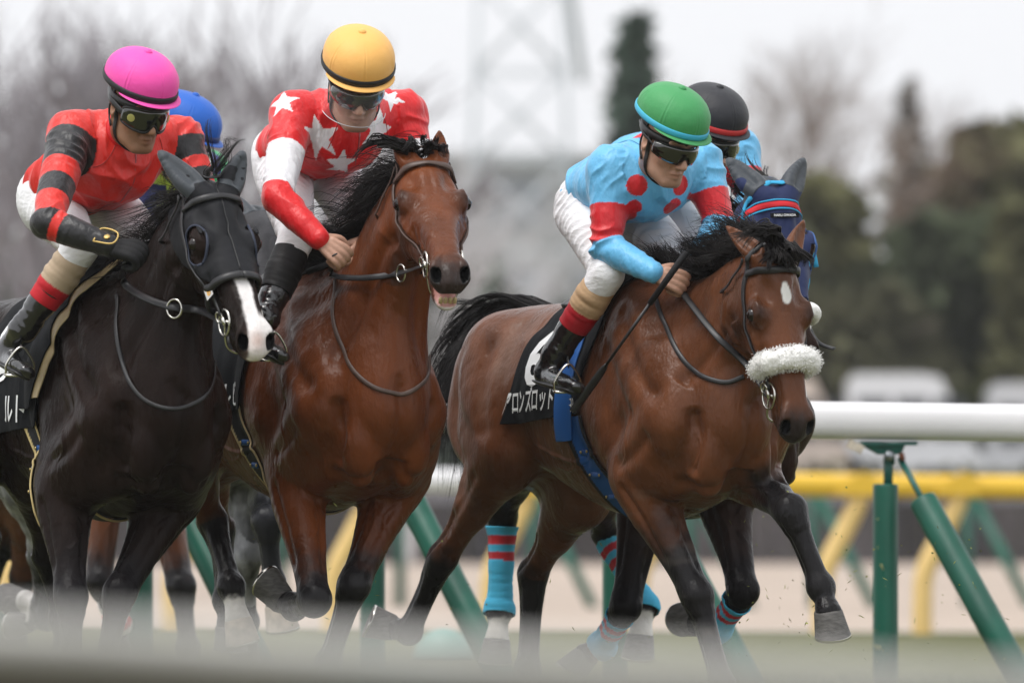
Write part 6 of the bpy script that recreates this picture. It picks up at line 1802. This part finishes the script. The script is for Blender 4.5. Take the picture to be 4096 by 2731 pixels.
c, n = h.surf.near(h.HP(.112, .05, .0), .013); e1 = unit(h.hl - n * h.hl.dot(n)); e1 = e1 if e1[0] > 0 else -e1; e2 = np.cross(n, e1); e2 = e2 if e2[2] > 0 else -e2
mb = MB(); mb.box(c, (.052, .008, .0015), np.stack([e1, e2, n])); nt = mb.build('name_tape', M_CLOTH, hd_, smooth=False)
flat_text('NARU OWADA', c + n * .0028, e1, e2, .0085, 'lettering', M_WHITE, nt)
ear_cover(h, 0, M_EARC); ear_cover(h, 1, M_EARC)
br = bridle(h, M_CYAN, nose=False, off=.010, throat=False, brow=False, sf=ne_)
mb = MB(); P = [h.surf.near(h.HP(.455, -.075 + .10 * math.cos(R(a)), .13 * math.sin(R(a))), .018)[0] for a in np.linspace(-100, 100, 13)]
mb.tube(crom(P, 4), .027, 14); mb.build('fleece_noseband', M_FLEECE, br)
c = h.HP(.12, -.06, .125)
mb = MB(); mb.tube(crom([c, c + A3(.02, 0, -.05), c + A3(.035, -.01, -.12)], 5), .009, 8, flat=.3, up=A3(0, -1, 0)); mb.build('strap_end', M_CYAN, br)
mb = MB(); q = at(3235, 1310, h.Y0 - .7); mb.tube(crom([q, at(3255, 1350, h.Y0 - .72), at(3290, 1380, h.Y0 - .74), at(3338, 1395, h.Y0 - .76)], 5), .010, 8, flat=.4, up=A3(0, -.5, 1)); mb.build('loose_strap', M_LEATHER, h.root)
M_WRAP = mat('leg_wrap', attr=True, rough=.75, spec=.25, bump=.0012, bscale=30, stretch=(.6, .6, 6), sheen=.1)
def wrap(h, k, g0, g1, c0, c1, stripes):
    kind, g, d = h.lc[k]
    def colf(P):
        q = (P - h.O) @ h.M.T; Pk = h.legs[k][1]
        best = np.full(len(q), 1e9); gg = np.zeros(len(q))
        for i in range(3):
            a, ab = Pk[i], Pk[i + 1] - Pk[i]; t = np.clip(((q - a) @ ab) / ab.dot(ab), 0, 1); dd = np.linalg.norm(q - a - t[:, None] * ab, axis=1); m = dd < best; best[m] = dd[m]; gg[m] = i + t[m]
        c = np.tile(A3(*c0), (len(q), 1))
        for lo, hi in stripes: c[(gg > lo) & (gg < hi)] = c1
        return c
    f = np.where(g > 0, np.minimum(g - g0, g1 - g), -1)
    h.surf.clip(f, .004, .004, 'leg_bandage', M_WRAP, h.root, colf=colf, bump=lambda P: .0025 * fnoise(P * A3(8, 8, 45), 7, 2))
CY = (.075, .48, .74)
for k in (2, 3): wrap(h, k, 1.10, 2.12, CY, (.55, .03, .04), ((1.20, 1.29), (1.37, 1.46)))
for k in (0, 1): wrap(h, k, 1.22, 2.10, CY, (.55, .03, .04), ((1.32, 1.42), (1.50, 1.60)))
mane(h, 500, lambda t: unit(h.F * -.7 + A3(-.3, 0, .1)), lambda t: .16, 32, rad=.0026, lat=.018, lift=.4, wav=.03)
hairs('tail', h, [([h.wor(A3(*q)) for q in ((-1.14, 0, 1.45), (-1.32, 0, 1.42), (-1.45, 0.03, 1.15), (-1.5, .05, .85))], 160, .02, .05)], .02, .0032, seed=36)
P4 = dict(pelvis=(2490, 770, .22), waist=(2565, 665, .12), chest=(2730, 665, -.08), head=(2834, 556, -.38),
          shR=(2610, 640, -.12), shL=(2950, 600, .04), elR=(2600, 900, -.2), elL=(3005, 800, -.05), wrR=(2760, 1040, -.36), wrL=(2920, 1000, -.25),
          hipR=(2460, 820, .14), hipL=(2640, 820, .28), knR=(2560, 1090, 'v', -.25), knL=(2860, 1050, -.05), anR=(2380, 1380, 'v', -.335), anL=(2760, 1370, .4),
          heR=(2310, 1470, 'v', -.36), toR=(2450, 1520, 'v', -.375), heL=(2720, 1450, .44), toL=(2820, 1490, .34))
J4 = jockey('rider in sky blue silks and a black helmet, half hidden behind the green helmet', 1.15, P4, None, (.46, -.76, -.40), (.08, -.1, 1), silks3, ((.022, .023, .028), (.50, .03, .03)),
            decals=[('dot', 2893, 700, .05, RED), ('dot', 2560, 465, .05, RED), ('dot', 2760, 740, .04, RED)], boot_bands=((.50, .33, .19), (.36, .010, .018)), goggles='goggle', hz=H4, vox=.0045, legs=(0,),
            hands=[((.8, -.35, -.3), (-.1, -.75, .65), 1), ((-.5, -.5, -.5), (.2, -.8, .5), -1)])
rein(h, [h.bit[0], at(3010, 1250, -.4 + 1.15), at(2830, 1080, -.38 + 1.15)])

# grey horse between the left and middle horses ----------------------------
GREY = (.23, .235, .245)
def paint5(h, V, col):
    n = np.clip(fnoise(V * A3(26, 26, 15), 11, 4), -1, 1)[:, None]
    col = np.tile(A3(*GREY), (len(V), 1)) * (1 + .75 * n)
    col = legs_paint(h, V, col, (.028, .03, .034), (.85, .7), (1.3, 1.2))
    kind, g, d = h.lc[0]; m = np.where((g > .3) & (g < 1.7), 1.0, 0)[:, None]; col = col * (1 - m) + A3(*GREY) * (1 + .75 * n) * m
    kind, g, d = h.lc[1]
    m = np.where(g > 0, sstep(.55, .85, g), 0)[:, None]; col = col * (1 - m) + A3(.026, .027, .032) * m
    return np.clip(sock_paint(h, V, col, 2, 2.3, (.5, .48, .46)), .008, 1)
C5 = dict(poll=(1035, 880, -.62), muzzle=(1150, 1480, -.86), face=(.40, -.86, .32), ears=[(880, 760, -.60), (1108, 805, -.54)],
          fore=[[(968, 1800, -.15), (985, 2230, -.30), (985, 2490, -.20), (985, 2590, -.16), (990, 2680, -.14)],
                [(1070, 1880, -.10), (1066, 2085, -.48), (1092, 2330, -.45), (1112, 2425, -.46), (1140, 2520, -.52)]],
          hind=[[(95, 1880, .55), (165, 2220, .80), (172, 2430, .98), (100, 2405, 1.02), (25, 2372, 1.05)],
                [(300, 1900, .50), (255, 2250, .80), (185, 2475, .98), (125, 2480, 1.02), (60, 2530, 1.05)]],
          paint=paint5, arch=.04, hoof=[M_HOOF, M_PALEHOOF, M_HOOF, M_HOOF])
H5 = horse('horse', 'dappled grey horse mostly hidden between the dark horse and the middle bay', (690, 1110), 2.0, 27, C5, vox=VOX * 1.25)
h = H5; s_, y_, l_ = h.hc.T
f = np.minimum(np.minimum(.30 - s_, s_ + .06), y_ + .20); f = np.where(h.inhead, f, -1)
hd_, VV, FF = h.surf.clip(f, .004, .004, 'hood', mat('grey_net_hood', (.06, .06, .065), .7, .3, bump=.002, bscale=160), h.root)
mb = MB(); h.surf.strap([h.HP(.13 + .075 * math.cos(a), -.05 + .075 * math.sin(a), .13) for a in np.linspace(0, 2 * math.pi, 15)], .014, .005, off=.006, mb=mb, n=3); mb.build('eye_cup_rim', mat('pink_trim', (.75, .08, .22), .6), hd_)
for i in (0, 1): ear_cover(h, i, M_EARC)
mane(h, 300, lambda t: unit(h.F * -.7 + A3(-.3, 0, -.2)), lambda t: .14, 42, rad=.003, m_=mat('grey_hair', (.06, .06, .065), .5, .4))
u, v, w = h.Vl.T
f = np.minimum(np.minimum(u + .52 + .25 * (1.45 - w), .05 - u - .26 * (1.56 - w)), w - 1.07); cloth(h, f, 'saddle_cloth', M_CLOTH, .012, .005, seed=5)
YLW = (.62, .78, .10); GRN = (.02, .30, .10)
def silks5(V, arm, side, j, dt):
    c = np.tile(A3(*(.025, .03, .13)), (len(V), 1)); c[(arm >= 0) & (side == 1)] = GRN
    c[(arm >= 0) & (arm < .4) & (side == 0)] = YLW
    t = (V - j.p['chest']) @ unit(j.p['shL'] - j.p['shR'])
    tt_ = (V - j.p['chest']) @ unit(j.p['waist'] - j.p['chest'])
    c[(arm < 0) & (t < .08) & (tt_ < .02)] = YLW
    c[(arm < 0) & (t > .08) & (t < .14) & (tt_ < .02)] = (.62, .72, .66)
    return c
P5 = dict(pelvis=(420, 800, .22), waist=(500, 740, .10), chest=(655, 690, -.08), head=(716, 580, -.34),
          shR=(560, 640, -.18), shL=(830, 690, .04), elR=(560, 900, -.2), elL=(900, 860, -.05), wrR=(700, 1040, -.36), wrL=(860, 1000, -.25),
          hipR=(390, 850, .14), hipL=(580, 830, .28), knR=(520, 1090, 'v', -.25), knL=(800, 1050, -.05), anR=(330, 1380, 'v', -.335), anL=(700, 1370, .4),
          heR=(260, 1470, 'v', -.36), toR=(400, 1520, 'v', -.375), heL=(660, 1450, .44), toL=(760, 1490, .34))
J5 = jockey('rider in a blue helmet and yellow and green silks peeping out behind the pink helmet', 2.0, P5, None, (.78, -.48, -.42), (.1, -.05, 1), silks5, ((.015, .115, .50), (.012, .03, .14)), boot_bands=((.02, .02, .02), (.02, .02, .02)), goggles='wrap', hz=H5, vox=.005, legs=(),
            hands=[((.8, -.35, -.3), (-.1, -.75, .65), 1), ((-.5, -.5, -.5), (.2, -.8, .5), -1)])

# a further bay horse, only its legs in view at the far left ---------------
def paint7(h, V, col): return legs_paint(h, V, col, (.012, .011, .012), (.55, .6), (1.0, 1.1))
C7 = dict(poll=(760, 860, -.62), muzzle=(900, 1460, -.86), face=(.40, -.86, .32), ears=[(690, 730, -.60), (820, 730, -.54)],
          fore=[[(420, 1850, -.12), (398, 2330, -.25), (470, 2500, -.12), (478, 2590, -.08), (495, 2680, -.06)],
                [(620, 1880, -.02), (725, 2350, -.38), (752, 2600, -.36), (760, 2700, -.36), (775, 2790, -.38)]],
          hind=[[(-40, 1850, .50), (15, 2150, .75), (-60, 2400, .95), (-100, 2450, .98), (-160, 2480, 1.0)],
                [(120, 1900, .50), (90, 2300, .80), (60, 2560, .85), (60, 2660, .82), (80, 2740, .78)]],
          paint=paint7, arch=.04, eyes=False)
H7 = horse('horse', 'further bay horse at the far left of which only legs show between the others', (430, 1160), 4.0, 27, C7, vox=VOX * 1.5)
wrap(H7, 0, 1.45, 2.25, (.74, .72, .70), (.60, .06, .06), ((1.62, 1.76), (1.88, 2.0)))
def clods():
    r = random.Random(11); V = []; F = []
    for i in range(170):
        px, py = r.choice([(r.uniform(2900, 3500), r.uniform(1900, 2650)), (r.uniform(900, 2600), r.uniform(2000, 2650)), (r.uniform(3300, 4050), r.uniform(2100, 2650))])
        p = at(px, py, r.uniform(-.9, 2.5)); a = unit(A3(r.gauss(0, 1), r.gauss(0, 1), r.gauss(0, 1))); b = unit(np.cross(a, A3(r.gauss(0, 1), r.gauss(0, 1), 1))); c = np.cross(a, b)
        l, w_ = r.choice([(.012, .0018), (.007, .0015), (.005, .004)]); n = len(V)
        V += [p - a * l, p + b * w_, p + a * l, p - b * w_, p + c * w_ * .5]; F += [[n, n + 1, n + 4], [n + 1, n + 2, n + 4], [n + 2, n + 3, n + 4], [n + 3, n, n + 4], [n, n + 3, n + 2, n + 1]]
    tag(add_mesh('flying_turf', V, F, mat('flying_turf', (.20, .22, .06), .8, .2, var=.6, vscale=9), smooth=False), 'bits of grass and earth thrown up by the hooves', kind='stuff')
clods()

# ---------------------------------------------------------------- the damp air
hz_m = bpy.data.materials.new('haze_air'); hz_m.use_nodes = True
nn = hz_m.node_tree.nodes; nn.remove(nn['Principled BSDF'])
pv = nn.new('ShaderNodeVolumePrincipled'); pv.inputs['Color'].default_value = (.96, .96, .97, 1); pv.inputs['Density'].default_value = .00026
hz_m.node_tree.links.new(pv.outputs[0], nn['Material Output'].inputs['Volume'])
hb = MB(); hb.box((0, 280, 14), (320, 330, 17))
tag(hb.build('haze', hz_m, smooth=False), 'thin grey damp air over the course', kind='stuff')
